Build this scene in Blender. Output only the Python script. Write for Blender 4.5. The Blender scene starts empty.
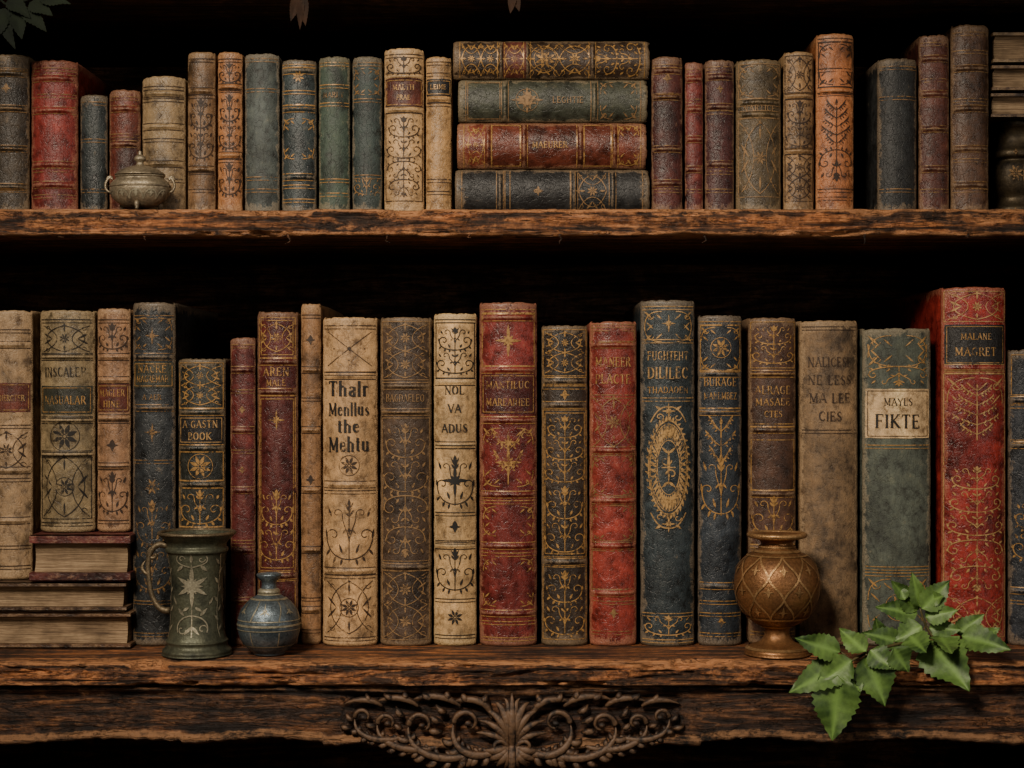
import bpy, math, random
from mathutils import Vector, Matrix, noise
random.seed(7)
S=0.0008; D=1.3; Z0=1.25
C=bpy.context.scene.collection
def P(px,py,y=0.0):
    k=(D+y)/D*S
    return Vector(((px-512)*k, y, Z0+(384-py)*k))
def lin(c):
    return tuple(((v/255)/12.92 if v/255<=0.04045 else ((v/255+0.055)/1.055)**2.4) for v in c)

# ------------------------------------------------------------ materials
def newmat(name):
    m=bpy.data.materials.new(name); m.use_nodes=True
    nt=m.node_tree
    for n in list(nt.nodes): nt.nodes.remove(n)
    out=nt.nodes.new('ShaderNodeOutputMaterial'); b=nt.nodes.new('ShaderNodeBsdfPrincipled')
    nt.links.new(b.outputs[0],out.inputs[0])
    return m,nt,b,out
def N(nt,t,**k):
    n=nt.nodes.new(t)
    for a,v in k.items(): setattr(n,a,v)
    return n
def coords(nt,scale=(1,1,1)):
    tc=N(nt,'ShaderNodeTexCoord'); mp=N(nt,'ShaderNodeMapping'); mp.inputs['Scale'].default_value=scale
    oi=N(nt,'ShaderNodeObjectInfo'); mu=N(nt,'ShaderNodeMath',operation='MULTIPLY'); mu.inputs[1].default_value=37.0
    nt.links.new(oi.outputs['Random'],mu.inputs[0])
    nt.links.new(tc.outputs['Object'],mp.inputs['Vector'])
    cb=N(nt,'ShaderNodeVectorMath',operation='ADD')
    nt.links.new(mp.outputs[0],cb.inputs[0]); nt.links.new(mu.outputs[0],cb.inputs[1])
    return cb.outputs[0]
def noi(nt,vec,scale,detail=4,rough=.6,dist=0):
    n=N(nt,'ShaderNodeTexNoise'); n.inputs['Scale'].default_value=scale; n.inputs['Detail'].default_value=detail
    n.inputs['Roughness'].default_value=rough; n.inputs['Distortion'].default_value=dist
    nt.links.new(vec,n.inputs['Vector']); return n.outputs[0]
def ramp(nt,fac,stops):
    r=N(nt,'ShaderNodeValToRGB'); e=r.color_ramp.elements
    while len(e)<len(stops): e.new(.5)
    for i,(p,c) in enumerate(stops):
        e[i].position=p; e[i].color=(*c,1) if len(c)==3 else c
    nt.links.new(fac,r.inputs[0]); return r.outputs[0]
def mixc(nt,fac,a,b,mode='MIX'):
    m=N(nt,'ShaderNodeMix',data_type='RGBA',blend_type=mode)
    for sock,v in ((m.inputs[0],fac),(m.inputs[6],a),(m.inputs[7],b)):
        if hasattr(v,'links'): nt.links.new(v,sock)
        else: sock.default_value=v if not isinstance(v,tuple) else (*v,1)
    return m.outputs[2]
def mathn(nt,op,a,b=0,c=None,clamp=False):
    m=N(nt,'ShaderNodeMath',operation=op); m.use_clamp=clamp
    for i,v in enumerate((a,b,c)):
        if v is None: continue
        if hasattr(v,'links'): nt.links.new(v,m.inputs[i])
        else: m.inputs[i].default_value=v
    return m.outputs[0]
def bump(nt,b,h,strength,dist):
    bp=N(nt,'ShaderNodeBump'); bp.inputs['Strength'].default_value=strength; bp.inputs['Distance'].default_value=dist
    nt.links.new(h,bp.inputs['Height']); nt.links.new(bp.outputs[0],b.inputs['Normal'])
def sc(c,k): return tuple(min(1,v*k) for v in c)
def mx(a,b,t): return tuple(x*(1-t)+y*t for x,y in zip(a,b))

def leather(rgb,scuff=None,rough=.55,gain=1.5,wearamt=1.0):
    base=sc(lin(rgb),gain*.78)
    lum=base[0]*.3+base[1]*.55+base[2]*.15
    base=mx(base,(lum*1.35,lum*1.0,lum*.68),.20)
    if scuff is None: scuff=mx(sc(base,2.0),(.30,.21,.12),.6)
    else: scuff=sc(lin(scuff),gain*.7)
    m,nt,b,o=newmat('leather')
    v=coords(nt); vs=coords(nt,(1,1,.35))
    big=noi(nt,v,20,6,.62,.6); med=noi(nt,v,110,6,.68); st=noi(nt,vs,300,5,.75); fine=noi(nt,v,1000,3,.7)
    col=ramp(nt,big,[(.32,sc(base,.26)),(.46,sc(base,.80)),(.57,base),(.72,sc(base,1.6))])
    g=ramp(nt,med,[(.33,(.36,.33,.30)),(.48,(.95,.95,.95)),(.68,(1.35,1.28,1.18))])
    col=mixc(nt,1.0,col,g,'MULTIPLY')
    g2=ramp(nt,st,[(.36,(.5,.46,.42)),(.50,(1,1,1)),(.7,(1.15,1.12,1.08))])
    col=mixc(nt,.55,col,g2,'MULTIPLY')
    f2=ramp(nt,fine,[(.38,(.55,.55,.55)),(.55,(1.05,1.05,1.05))])
    col=mixc(nt,.4,col,f2,'MULTIPLY')
    at=N(nt,'ShaderNodeAttribute',attribute_name='wear')
    w=mathn(nt,'MULTIPLY_ADD',at.outputs['Fac'],.24*wearamt,mathn(nt,'MULTIPLY_ADD',med,.45,mathn(nt,'MULTIPLY_ADD',st,.40,mathn(nt,'MULTIPLY',fine,.15))))
    mask=ramp(nt,w,[(.585,(0,0,0)),(.65,(1,1,1))])
    sc2=ramp(nt,fine,[(.35,sc(scuff,.5)),(.6,scuff)])
    col=mixc(nt,mathn(nt,'MULTIPLY',mask,.78),col,sc2)
    vo=N(nt,'ShaderNodeTexVoronoi',feature='DISTANCE_TO_EDGE'); vo.inputs['Scale'].default_value=150
    dv=N(nt,'ShaderNodeVectorMath',operation='MULTIPLY_ADD'); nt.links.new(v,dv.inputs[0]); dv.inputs[1].default_value=(1,1,.45)
    no=N(nt,'ShaderNodeTexNoise'); no.inputs['Scale'].default_value=120; nt.links.new(v,no.inputs['Vector'])
    s2=N(nt,'ShaderNodeVectorMath',operation='SCALE'); s2.inputs['Scale'].default_value=.014; nt.links.new(no.outputs['Color'],s2.inputs[0]); nt.links.new(s2.outputs[0],dv.inputs[2])
    nt.links.new(dv.outputs[0],vo.inputs['Vector'])
    cr=ramp(nt,vo.outputs['Distance'],[(.0,(.35,.32,.3)),(.04,(1,1,1))])
    crm=ramp(nt,noi(nt,v,45,3),[(.45,(0,0,0)),(.60,(1,1,1))])
    col=mixc(nt,mathn(nt,'MULTIPLY',crm,.75),col,mixc(nt,1.0,col,cr,'MULTIPLY'))
    nt.links.new(col,b.inputs['Base Color'])
    r=mathn(nt,'MULTIPLY_ADD',med,.5,rough-.32,clamp=True); nt.links.new(r,b.inputs['Roughness'])
    h=mathn(nt,'ADD',mathn(nt,'MULTIPLY',med,1.2),mathn(nt,'MULTIPLY_ADD',fine,.35,mathn(nt,'MULTIPLY_ADD',st,.4,mathn(nt,'MULTIPLY',mathn(nt,'MINIMUM',vo.outputs['Distance'],.06),4))))
    bump(nt,b,h,.6,.0010)
    return m
def gilt(rgb,metal=.6,rough=.42,wear=.5,gain=1.5,name='gilt'):
    m,nt,b,out=newmat(name); v=coords(nt)
    n1=noi(nt,v,420,5,.7); n2=noi(nt,v,70,4,.6)
    base=sc(lin(rgb),gain)
    nt.links.new(ramp(nt,n1,[(.3,sc(base,.4)),(.6,base),(.8,sc(base,1.3))]),b.inputs['Base Color'])
    b.inputs['Metallic'].default_value=metal; b.inputs['Roughness'].default_value=rough
    t=N(nt,'ShaderNodeBsdfTransparent'); ms=N(nt,'ShaderNodeMixShader')
    f=ramp(nt,mathn(nt,'MULTIPLY_ADD',n1,.6,mathn(nt,'MULTIPLY',n2,.4)),[(wear-.09,(0,0,0)),(wear+.02,(.92,.92,.92))])
    nt.links.new(f,ms.inputs[0]); nt.links.new(t.outputs[0],ms.inputs[1]); nt.links.new(b.outputs[0],ms.inputs[2])
    nt.links.new(ms.outputs[0],out.inputs[0]); return m
MT={
 'gold':gilt((172,132,78),.2,.40,.485,1.15), 'bright':gilt((186,148,96),.2,.40,.475,1.1), 'dull':gilt((146,112,70),.15,.5,.51,1.0),
 'tan':gilt((150,118,80),.1,.6,.475,1.0), 'black':gilt((18,15,13),0,.6,.43,1,'ink'), 'brown':gilt((52,34,21),0,.6,.475,1,'brown_tooling'),
 'dark':gilt((24,18,14),0,.55,.465,1,'blind_tooling'),'silver':gilt((150,155,150),.8,.35,.42,1.3,'silver_inlay'),
}
def pages():
    m,nt,b,o=newmat('aged_paper')
    v=coords(nt,(1,.02,.02)); v2=coords(nt)
    n=noi(nt,v,1500,3,.8); big=noi(nt,v2,40,4)
    c=ramp(nt,n,[(.3,(.08,.05,.028)),(.5,(.30,.21,.125)),(.7,(.48,.36,.22))])
    c=mixc(nt,.8,c,ramp(nt,big,[(.3,(.35,.3,.25)),(.65,(1.1,1.05,1))]),'MULTIPLY')
    nt.links.new(c,b.inputs['Base Color']); b.inputs['Roughness'].default_value=.85
    bump(nt,b,n,.9,.001); return m
MPAGE=pages()
def wood(dark,light,gain=1.0,name='old_wood',sx=.08,bd=.003,cracks=.85,hi=(.34,.19,.09)):
    m,nt,b,o=newmat(name)
    dark=sc(lin(dark),gain); light=sc(lin(light),gain)
    tc=N(nt,'ShaderNodeTexCoord'); mp=N(nt,'ShaderNodeMapping'); mp.inputs['Scale'].default_value=(sx,1,1)
    nt.links.new(tc.outputs['Object'],mp.inputs[0]); v=mp.outputs[0]
    g=noi(nt,v,100,8,.62,1.5); g2=noi(nt,v,520,4,.7); bl=noi(nt,tc.outputs['Object'],18,6,.68,.5); sp=noi(nt,tc.outputs['Object'],120,6,.75)
    c=ramp(nt,g,[(.34,sc(dark,.4)),(.46,dark),(.56,light),(.74,sc(light,1.4))])
    c=mixc(nt,.5,c,ramp(nt,g2,[(.38,(.35,.32,.3)),(.6,(1.15,1.12,1.1))]),'MULTIPLY')
    c=mixc(nt,.9,c,ramp(nt,bl,[(.38,(.28,.23,.20)),(.5,(.92,.88,.82)),(.66,(1.6,1.42,1.2))]),'MULTIPLY')
    c=mixc(nt,.75,c,ramp(nt,sp,[(.4,(.35,.31,.28)),(.55,(1.1,1.1,1.1))]),'MULTIPLY')
    at=N(nt,'ShaderNodeAttribute',attribute_name='wear')
    w=mathn(nt,'MULTIPLY_ADD',at.outputs['Fac'],.24,mathn(nt,'MULTIPLY_ADD',sp,.6,mathn(nt,'MULTIPLY',g,.4)))
    mk=ramp(nt,w,[(.60,(0,0,0)),(.74,(1,1,1))])
    c=mixc(nt,mathn(nt,'MULTIPLY',mk,.8),c,mx(sc(light,1.9),hi,.5))
    h=mathn(nt,'ADD',g,mathn(nt,'MULTIPLY_ADD',g2,.4,mathn(nt,'MULTIPLY',sp,.9)))
    if cracks:
        mp2=N(nt,'ShaderNodeMapping'); mp2.inputs['Scale'].default_value=(.12,1,1); nt.links.new(tc.outputs['Object'],mp2.inputs[0])
        ck=noi(nt,mp2.outputs[0],80,4,.55,2.0); ckr=mathn(nt,'ABSOLUTE',mathn(nt,'SUBTRACT',ck,.5))
        cm=ramp(nt,ckr,[(.0,(.08,.06,.05)),(.014,(1,1,1))]); c=mixc(nt,cracks,c,cm,'MULTIPLY')
        h=mathn(nt,'MULTIPLY_ADD',mathn(nt,'MINIMUM',ckr,.02),16,h)
    nt.links.new(c,b.inputs['Base Color'])
    nt.links.new(ramp(nt,g,[(.3,(.75,.75,.75)),(.7,(.42,.42,.42))]),b.inputs['Roughness'])
    bump(nt,b,h,1.0,bd); return m
MSH=wood((64,42,26),(130,84,50),1.6,'weathered_shelf_wood')
MAP=wood((48,32,22),(98,66,42),1.25,'carved_dark_wood')
MBK=wood((44,30,21),(80,56,39),2.1,'blackened_back_wood')
MCV=wood((40,28,20),(72,51,35),1.15,'carving_wood',sx=1,bd=.0008,cracks=0,hi=(.15,.095,.055))

def metal(c1,c2,rough=.35,met=.75,sc1=60,bumpd=.0008,name='aged_metal'):
    m,nt,b,o=newmat(name); v=coords(nt)
    n=noi(nt,v,sc1,6,.65); f=noi(nt,v,500,4,.7)
    c=ramp(nt,n,[(.32,lin(c1)),(.5,mx(lin(c1),lin(c2),.6)),(.68,lin(c2))])
    c=mixc(nt,.6,c,ramp(nt,f,[(.35,(.35,.33,.3)),(.6,(1,1,1))]),'MULTIPLY')
    nt.links.new(c,b.inputs['Base Color']); b.inputs['Metallic'].default_value=met
    nt.links.new(ramp(nt,n,[(.3,(rough+.25,)*3),(.7,(rough,)*3)]),b.inputs['Roughness'])
    bump(nt,b,mathn(nt,'ADD',n,f),.5,bumpd); return m

# ------------------------------------------------------------ mesh helpers
def link(o,parent=None):
    C.objects.link(o)
    if parent: o.parent=parent
    return o
def mkmesh(name,verts,faces,mats,smooth=True,midx=None,wear=None,parent=None,smoothlist=None):
    me=bpy.data.meshes.new(name); me.from_pydata([tuple(v) for v in verts],[],faces)
    for m in (mats if isinstance(mats,list) else [mats]): me.materials.append(m)
    if smoothlist is not None: me.polygons.foreach_set('use_smooth',smoothlist)
    else: me.polygons.foreach_set('use_smooth',[smooth]*len(faces))
    if midx: me.polygons.foreach_set('material_index',midx)
    if wear is not None:
        a=me.attributes.new('wear','FLOAT','POINT'); a.data.foreach_set('value',wear)
    me.update(); o=bpy.data.objects.new(name,me); link(o,parent); return o
def empty(name,loc,label,cat,group=None,rot=None):
    e=bpy.data.objects.new(name,None); e.empty_display_size=.02
    e.location=loc
    if rot is not None: e.rotation_euler=rot.to_euler()
    e['label']=label; e['category']=cat
    if group: e['group']=group
    C.objects.link(e); return e
def resamp(pts,step):
    out=[pts[0]]; 
    for a,b in zip(pts[:-1],pts[1:]):
        d=math.hypot(b[0]-a[0],b[1]-a[1]); n=max(1,int(math.ceil(d/step)))
        for i in range(1,n+1): out.append((a[0]+(b[0]-a[0])*i/n,a[1]+(b[1]-a[1])*i/n))
    return out
class Buf:
    def __init__(s): s.v=[];s.f=[];s.m=[];s.mats=[]
    def mi(s,key):
        if key not in s.mats: s.mats.append(key)
        return s.mats.index(key)
    def ribbon(s,pts,w,mapf,mat,off,step=2.0,leaf=False):
        pts=resamp(pts,step)
        if len(pts)<2: return
        n=len(pts); mi=s.mi(mat); b0=len(s.v)
        for i,p in enumerate(pts):
            a=pts[max(0,i-1)]; c=pts[min(n-1,i+1)]
            dx,dy=c[0]-a[0],c[1]-a[1]; L=math.hypot(dx,dy) or 1
            nx,ny=-dy/L,dx/L
            ww=w*.5
            if leaf: ww=w*.5*max(.06,math.sin(math.pi*(i/(n-1))**.8))
            s.v.append(mapf(p[0]+nx*ww,p[1]+ny*ww,off)); s.v.append(mapf(p[0]-nx*ww,p[1]-ny*ww,off))
        for i in range(n-1):
            k=b0+2*i; s.f.append((k,k+1,k+3,k+2)); s.m.append(mi)
    def patch(s,a0,a1,v0,v1,mapf,mat,off):
        na=16; nv=max(2,int(abs(v1-v0)/2)); b0=len(s.v); mi=s.mi(mat)
        for j in range(nv+1):
            for i in range(na+1):
                jx=.7*noise.noise(Vector((i*.7,j*.5,a0))) if i in(0,na) else 0
                jv=.6*noise.noise(Vector((i*.6,j*.5,a0+4))) if j in(0,nv) else 0
                s.v.append(mapf(a0+(a1-a0)*i/na+jx,v0+(v1-v0)*j/nv+jv,off))
        for j in range(nv):
            for i in range(na):
                k=b0+j*(na+1)+i; s.f.append((k,k+1,k+na+2,k+na+1)); s.m.append(mi)
    def make(s,name,parent):
        if not s.v: return
        return mkmesh(name,s.v,s.f,[MT[k] if isinstance(k,str) else k for k in s.mats],True,s.m,None,parent)
# ------------------------------------------------------------ stroke font
V=[(.12,0),(.12,1)]
FONT={
'A':(.76,[[(.38,1),(.72,0)]],[[(.04,0),(.38,1)],[(.17,.36),(.57,.36)]]),
'B':(.66,[V,[(.5,.92),(.53,.76),(.5,.6)],[(.58,.42),(.6,.26),(.56,.1)]],[[(.12,1),(.38,1),(.5,.92)],[(.5,.6),(.36,.53),(.12,.53)],[(.36,.53),(.58,.42)],[(.56,.1),(.42,0),(.12,0)]]),
'C':(.7,[[(.3,.95),(.13,.78),(.08,.5),(.13,.22),(.3,.05)]],[[(.3,.95),(.48,1),(.62,.88),(.62,.72)],[(.3,.05),(.5,0),(.64,.2)]]),
'D':(.74,[V,[(.45,.95),(.62,.78),(.66,.5),(.62,.22),(.45,.05)]],[[(.12,1),(.45,.95)],[(.12,0),(.45,.05)]]),
'E':(.62,[V],[[(.12,1),(.54,1),(.54,.84)],[(.12,.52),(.42,.52)],[(.42,.6),(.42,.44)],[(.12,0),(.56,0),(.56,.18)]]),
'F':(.58,[V],[[(.12,1),(.54,1),(.54,.84)],[(.12,.52),(.42,.52)],[(.42,.6),(.42,.44)]]),
'G':(.76,[[(.3,.95),(.13,.78),(.08,.5),(.13,.22),(.3,.05)],[(.62,.42),(.62,.08)]],[[(.3,.95),(.48,1),(.62,.86)],[(.3,.05),(.5,0),(.62,.08)],[(.46,.42),(.7,.42)]]),
'H':(.78,[V,[(.64,0),(.64,1)]],[[(.12,.52),(.64,.52)]]),
'I':(.26,[V],[]),
'J':(.4,[[(.26,1),(.26,.1)]],[[(.26,.1),(.16,-.04),(.04,.04)]]),
'K':(.72,[V,[(.26,.5),(.66,0)]],[[(.12,.42),(.6,1)]]),
'L':(.6,[V],[[(.12,0),(.54,0),(.54,.2)]]),
'M':(.9,[[(.76,0),(.76,1)],[(.12,1),(.44,.15)]],[[(.12,0),(.12,1)],[(.44,.15),(.76,1)]]),
'N':(.78,[[(.12,1),(.64,0)]],[[(.12,0),(.12,1)],[(.64,0),(.64,1)]]),
'O':(.78,[[(.26,.96),(.1,.75),(.08,.5),(.1,.25),(.26,.04)],[(.5,.96),(.66,.75),(.68,.5),(.66,.25),(.5,.04)]],[[(.26,.96),(.38,1),(.5,.96)],[(.26,.04),(.38,0),(.5,.04)]]),
'P':(.62,[V,[(.5,.94),(.56,.74),(.5,.54)]],[[(.12,1),(.38,1),(.5,.94)],[(.5,.54),(.38,.48),(.12,.48)]]),
'R':(.7,[V,[(.48,.94),(.53,.76),(.48,.58)],[(.36,.5),(.66,0)]],[[(.12,1),(.36,1),(.48,.94)],[(.48,.58),(.36,.5),(.12,.5)]]),
'S':(.58,[[(.12,.84),(.14,.64),(.44,.4),(.48,.16)]],[[(.48,.8),(.44,.95),(.28,1),(.12,.84)],[(.48,.16),(.34,0),(.16,.02),(.08,.2)]]),
'T':(.68,[[(.34,0),(.34,1)]],[[(.04,.84),(.05,1),(.63,1),(.64,.84)]]),
'U':(.76,[[(.12,1),(.12,.25),(.22,.04)]],[[(.22,.04),(.4,0),(.56,.08),(.62,.3),(.62,1)]]),
'V':(.74,[[(.04,1),(.38,0)]],[[(.38,0),(.7,1)]]),
'W':(1.0,[[(.04,1),(.3,0)],[(.5,1),(.74,0)]],[[(.3,0),(.5,1)],[(.74,0),(.96,1)]]),
'X':(.7,[[(.06,1),(.64,0)]],[[(.06,0),(.62,1)]]),
'Y':(.7,[[(.04,1),(.35,.5),(.35,0)]],[[(.35,.5),(.66,1)]]),
'Z':(.64,[[(.56,1),(.08,0)]],[[(.08,.82),(.08,1),(.56,1)],[(.08,0),(.58,0),(.58,.18)]]),
'a':(.56,[[(.44,.62),(.44,0)],[(.18,.36),(.1,.2),(.18,.04)]],[[(.08,.56),(.2,.68),(.44,.62)],[(.44,.4),(.18,.36)],[(.18,.04),(.3,.02),(.44,.14)]]),
'e':(.54,[[(.22,.66),(.09,.5),(.09,.2),(.22,.03)]],[[(.22,.66),(.4,.64),(.46,.42),(.1,.38)],[(.22,.03),(.36,.02),(.48,.16)]]),
'h':(.62,[[(.12,0),(.12,1.05)],[(.48,.55),(.48,0)]],[[(.12,.55),(.32,.7),(.48,.55)]]),
'l':(.26,[[(.12,0),(.12,1.05)]],[]),
'm':(.9,[[(.12,0),(.12,.68)],[(.44,.55),(.44,0)],[(.76,.55),(.76,0)]],[[(.12,.55),(.3,.7),(.44,.55)],[(.44,.55),(.62,.7),(.76,.55)]]),
'n':(.62,[[(.12,0),(.12,.68)],[(.48,.55),(.48,0)]],[[(.12,.55),(.32,.7),(.48,.55)]]),
'r':(.44,[[(.12,0),(.12,.68)]],[[(.12,.52),(.28,.68),(.4,.62)]]),
's':(.46,[[(.1,.56),(.14,.42),(.34,.28),(.36,.12)]],[[(.36,.54),(.24,.68),(.1,.56)],[(.36,.12),(.24,0),(.08,.1)]]),
't':(.4,[[(.18,.92),(.18,.08)]],[[(.04,.68),(.34,.68)],[(.18,.08),(.26,0),(.36,.06)]]),
'u':(.62,[[(.12,.68),(.12,.12)],[(.48,.68),(.48,0)]],[[(.12,.12),(.26,0),(.48,.14)]]),
'i':(.26,[[(.12,0),(.12,.68)],[(.12,.86),(.12,.96)]],[]),
' ':(.36,[],[]),'.':(.2,[[(.08,0),(.08,.1)]],[]),
}
def text(buf,mapf,txt,v,h,avail,mat,off,vert=False,a0=0,bold=1.0):
    W=0; items=[]
    for ch in txt:
        f=FONT.get(ch) or FONT[ch.upper()]; items.append((f,W,1.0)); W+=(f[0]+.13)
    sx=h
    if W*h>avail: sx=avail/W
    hh=min(h,sx*1.35)
    for f,x,k in items:
        jj=random.uniform(-.03,.03)
        def tr(p):
            tx=(x+p[0]*k)*sx-W*sx/2; ty=(p[1]*k-.5+jj)*hh
            return (a0-ty,v+tx) if vert else (a0+tx,v-ty)
        for lst,wt in ((f[1],.145*bold),(f[2],.07*bold)):
            for pl in lst:
                buf.ribbon([tr(p) for p in pl],max(.5,wt*sx*1.1),mapf,mat,off,3)
                for q,r in ((pl[0],pl[1]),(pl[-1],pl[-2])):
                    if abs(q[1]-r[1])>.4:
                        buf.ribbon([tr((q[0]-.12,q[1])),tr((q[0]+.12,q[1]))],max(.4,.06*sx),mapf,mat,off,3)
# ------------------------------------------------------------ ornaments
def bez(p0,p1,p2,p3,n=10):
    o=[]
    for i in range(n+1):
        t=i/n;u=1-t
        o.append((u**3*p0[0]+3*u*u*t*p1[0]+3*u*t*t*p2[0]+t**3*p3[0],u**3*p0[1]+3*u*u*t*p1[1]+3*u*t*t*p2[1]+t**3*p3[1]))
    return o
def spiral(cx,cy,r,a0,turn,n=16):
    return [(cx+r*(1-.8*i/n)*math.cos(a0+turn*i/n),cy+r*(1-.8*i/n)*math.sin(a0+turn*i/n)) for i in range(n+1)]
class Orn:
    def __init__(s,mapf,hw,buf,mat,off=.0005): s.mapf=mapf;s.hw=hw;s.buf=buf;s.mat=mat;s.off=off;s.k=.92
    def st(s,pts,w=1.0,leaf=False): s.buf.ribbon(pts,w*s.k,s.mapf,s.mat,s.off,2.0,leaf)
    def line(s,v,w=1.0,e=.94): s.st([(-s.hw*e,v),(s.hw*e,v)],w)
    def frame(s,v0,v1,ins=.14,w=.9):
        a=s.hw*(1-ins); s.st([(-a,v0),(a,v0)],w);s.st([(-a,v1),(a,v1)],w);s.st([(-a,v0),(-a,v1)],w);s.st([(a,v0),(a,v1)],w)
    def dia(s,v,r,a=0): s.st([(a,v-r),(a,v+r)],r*1.0,True); s.st([(a-r,v),(a+r,v)],r*.6,True)
    def star(s,v,r,a=0,n=8):
        for i in range(n):
            t=i*2*math.pi/n+math.pi/2; rr=r if i%2==0 else r*.5
            if i in (0,n//2) : rr*=1.25
            s.st([(a,v),(a+rr*math.cos(t),v+rr*math.sin(t))],r*.26,True)
    def rosette(s,v,r,a=0,n=8):
        for i in range(n):
            t=(i+.5)*2*math.pi/n; s.st([(a+.2*r*math.cos(t),v+.2*r*math.sin(t)),(a+r*math.cos(t),v+r*math.sin(t))],r*.36,True)
        s.st([(a+.16*r*math.cos(t*.7),v+.16*r*math.sin(t*.7)) for t in range(10)],.8)
        if r>8: s.st([(a+r*1.12*math.cos(t*.3),v+r*1.12*math.sin(t*.3)) for t in range(22)],.7)
    def flor(s,v0,v1,n=3,up=True,wid=.84):
        if not up: v0,v1=v1,v0
        W=s.hw*wid; h=(v1-v0)/n; sg=1 if h>0 else -1; H=abs(h)
        s.st([(0,v0),(0,v1)],1.0)
        for i in range(n):
            b=v0+h*(i+.97); w=W*(1-.22*(n-1-i)/max(1,n))
            r=min(w*.30,H*.2)
            for q in(-1,1):
                cx,cy=q*(w-r),b-h*.40
                s.st(bez((0,b),(q*w*.4,b),(q*w,b-h*.08),(q*w,cy)),1.2)
                s.st(spiral(cx,cy,r,0 if q>0 else math.pi,-q*sg*5.4),1.0)
                r2=r*.75; cx2,cy2=q*(w*.52),b-h*.76
                s.st(bez((0,b-h*.30),(q*w*.1,b-h*.55),(q*(w*.52-r2),b-h*.55),(cx2-q*r2,cy2)),1.0)
                s.st(spiral(cx2,cy2,r2,math.pi if q>0 else 0,q*sg*5.0,12),.8)
                for (u0,v_,u1,v2) in((.3,.01,.38,-.10),(.58,.05,.70,-.06),(.86,.16,1.02,.06),(.98,.34,1.04,.5)):
                    s.st([(q*w*u0,b-h*v_),(q*w*u1,b-h*v2)],min(2.6,H*.1),True)
                s.st([(q*w*.30,b-h*.10),(q*w*.44,b-h*.26)],min(2.6,H*.1),True)
                s.st([(q*w*.12,b-h*.5),(q*w*.30,b-h*.42)],min(2.2,H*.08),True)
                s.st([(q*w*.2,b-h*.82),(0,b-h*.70)],min(2.4,H*.09),True)
                s.st([(q*w*.78,b-h*.70),(q*w*.92,b-h*.86)],min(2.4,H*.09),True)
            s.dia(b-h*.48,min(3,H*.1))
        s.st([(0,v0-h*.03),(0,v0+h*.24)],min(4,H*.16),True)
        for q in(-1,1): s.st([(0,v0+h*.2),(q*4,v0+h*.02)],2,True)
    def lat(s,v0,v1,n=3):
        a=s.hw*.8; h=(v1-v0)/n
        for i in range(n):
            y=v0+h*i
            s.st([(-a,y),(0,y+h/2),(a,y+h)],.8); s.st([(a,y),(0,y+h/2),(-a,y+h)],.8)
            s.dia(y+h/2,2.6); s.rosette(y+h*.5,2.4,-a*.7,5); s.rosette(y+h*.5,2.4,a*.7,5); s.rosette(y+h*.16,2.4,0,5); s.rosette(y+h*.84,2.4,0,5)
    def lattc(s,v0,v1,n=3):
        a=s.hw*.84; h=(v1-v0)/n
        for i in range(n):
            y=v0+h*i; m=y+h/2
            for q in(-1,1):
                s.st(bez((0,y),(q*a*1.1,y+h*.2),(q*a*1.1,m+h*.3),(0,y+h)),1.0)
                s.st(bez((q*a,y),(q*a*.1,y+h*.3),(q*a*.1,y+h*.7),(q*a,y+h)),.9)
                s.st([(q*a*.95,m-h*.2),(q*a*.55,m)],2.2,True); s.st([(q*a*.95,m+h*.2),(q*a*.55,m)],2.2,True)
                s.st(spiral(q*a*.78,y+h*.1,min(3.2,h*.1),0,5*q,9),.7); s.st(spiral(q*a*.78,y+h*.9,min(3.2,h*.1),0,-5*q,9),.7)
            s.rosette(m,min(a*.36,h*.2)); s.dia(y,2.4)
            s.st([(0,y+h*.04),(0,y+h*.24)],2.2,True); s.st([(0,y+h*.76),(0,y+h*.96)],2.2,True)
    def oval(s,v0,v1):
        c=(v0+v1)/2; ry=(v1-v0)/2*.74; rx=s.hw*.72
        for k,w in((1,1.6),(.93,.8),(.58,1.0)):
            s.st([(rx*k*math.cos(t*math.pi/16),c+ry*k*math.sin(t*math.pi/16)) for t in range(33)],w)
        for i in range(40):
            t=i*2*math.pi/40; s.st([(rx*.98*math.cos(t),c+ry*.98*math.sin(t)),(rx*1.17*math.cos(t+.08),c+ry*1.10*math.sin(t+.08))],3.0,True)
        for i in range(36):
            t=i*2*math.pi/36; s.st([(rx*.60*math.cos(t),c+ry*.60*math.sin(t)),(rx*.95*math.cos(t+.15),c+ry*.95*math.sin(t+.15))],3.0,True)
            s.st([(rx*.60*math.cos(t),c+ry*.60*math.sin(t)),(rx*.93*math.cos(t-.15),c+ry*.93*math.sin(t-.15))],1.6,True)
        for q,e in((1,v0),(-1,v1)):
            s.star(e+q*7,7)
            for p in(-1,1):
                s.st(bez((0,e+q*3),(p*8,e+q*2),(p*13,e+q*8),(p*rx*.9,e+q*18)),1.4); s.st([(p*7,e+q*6),(p*13,e+q*2)],3,True)
                s.st(spiral(p*9,e+q*13,4,0,5*p,10),1.1)
        s.st(spiral(-3,c-7,6,0,5),1.5); s.st(spiral(3,c+7,6,math.pi,5),1.5); s.st([(0,c-18),(0,c+18)],3,True); s.st([(-7,c),(7,c)],1.3)
        for p in(-1,1): s.st([(0,c+14),(p*7,c+20)],3,True); s.st([(0,c-14),(p*7,c-20)],3,True)
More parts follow.
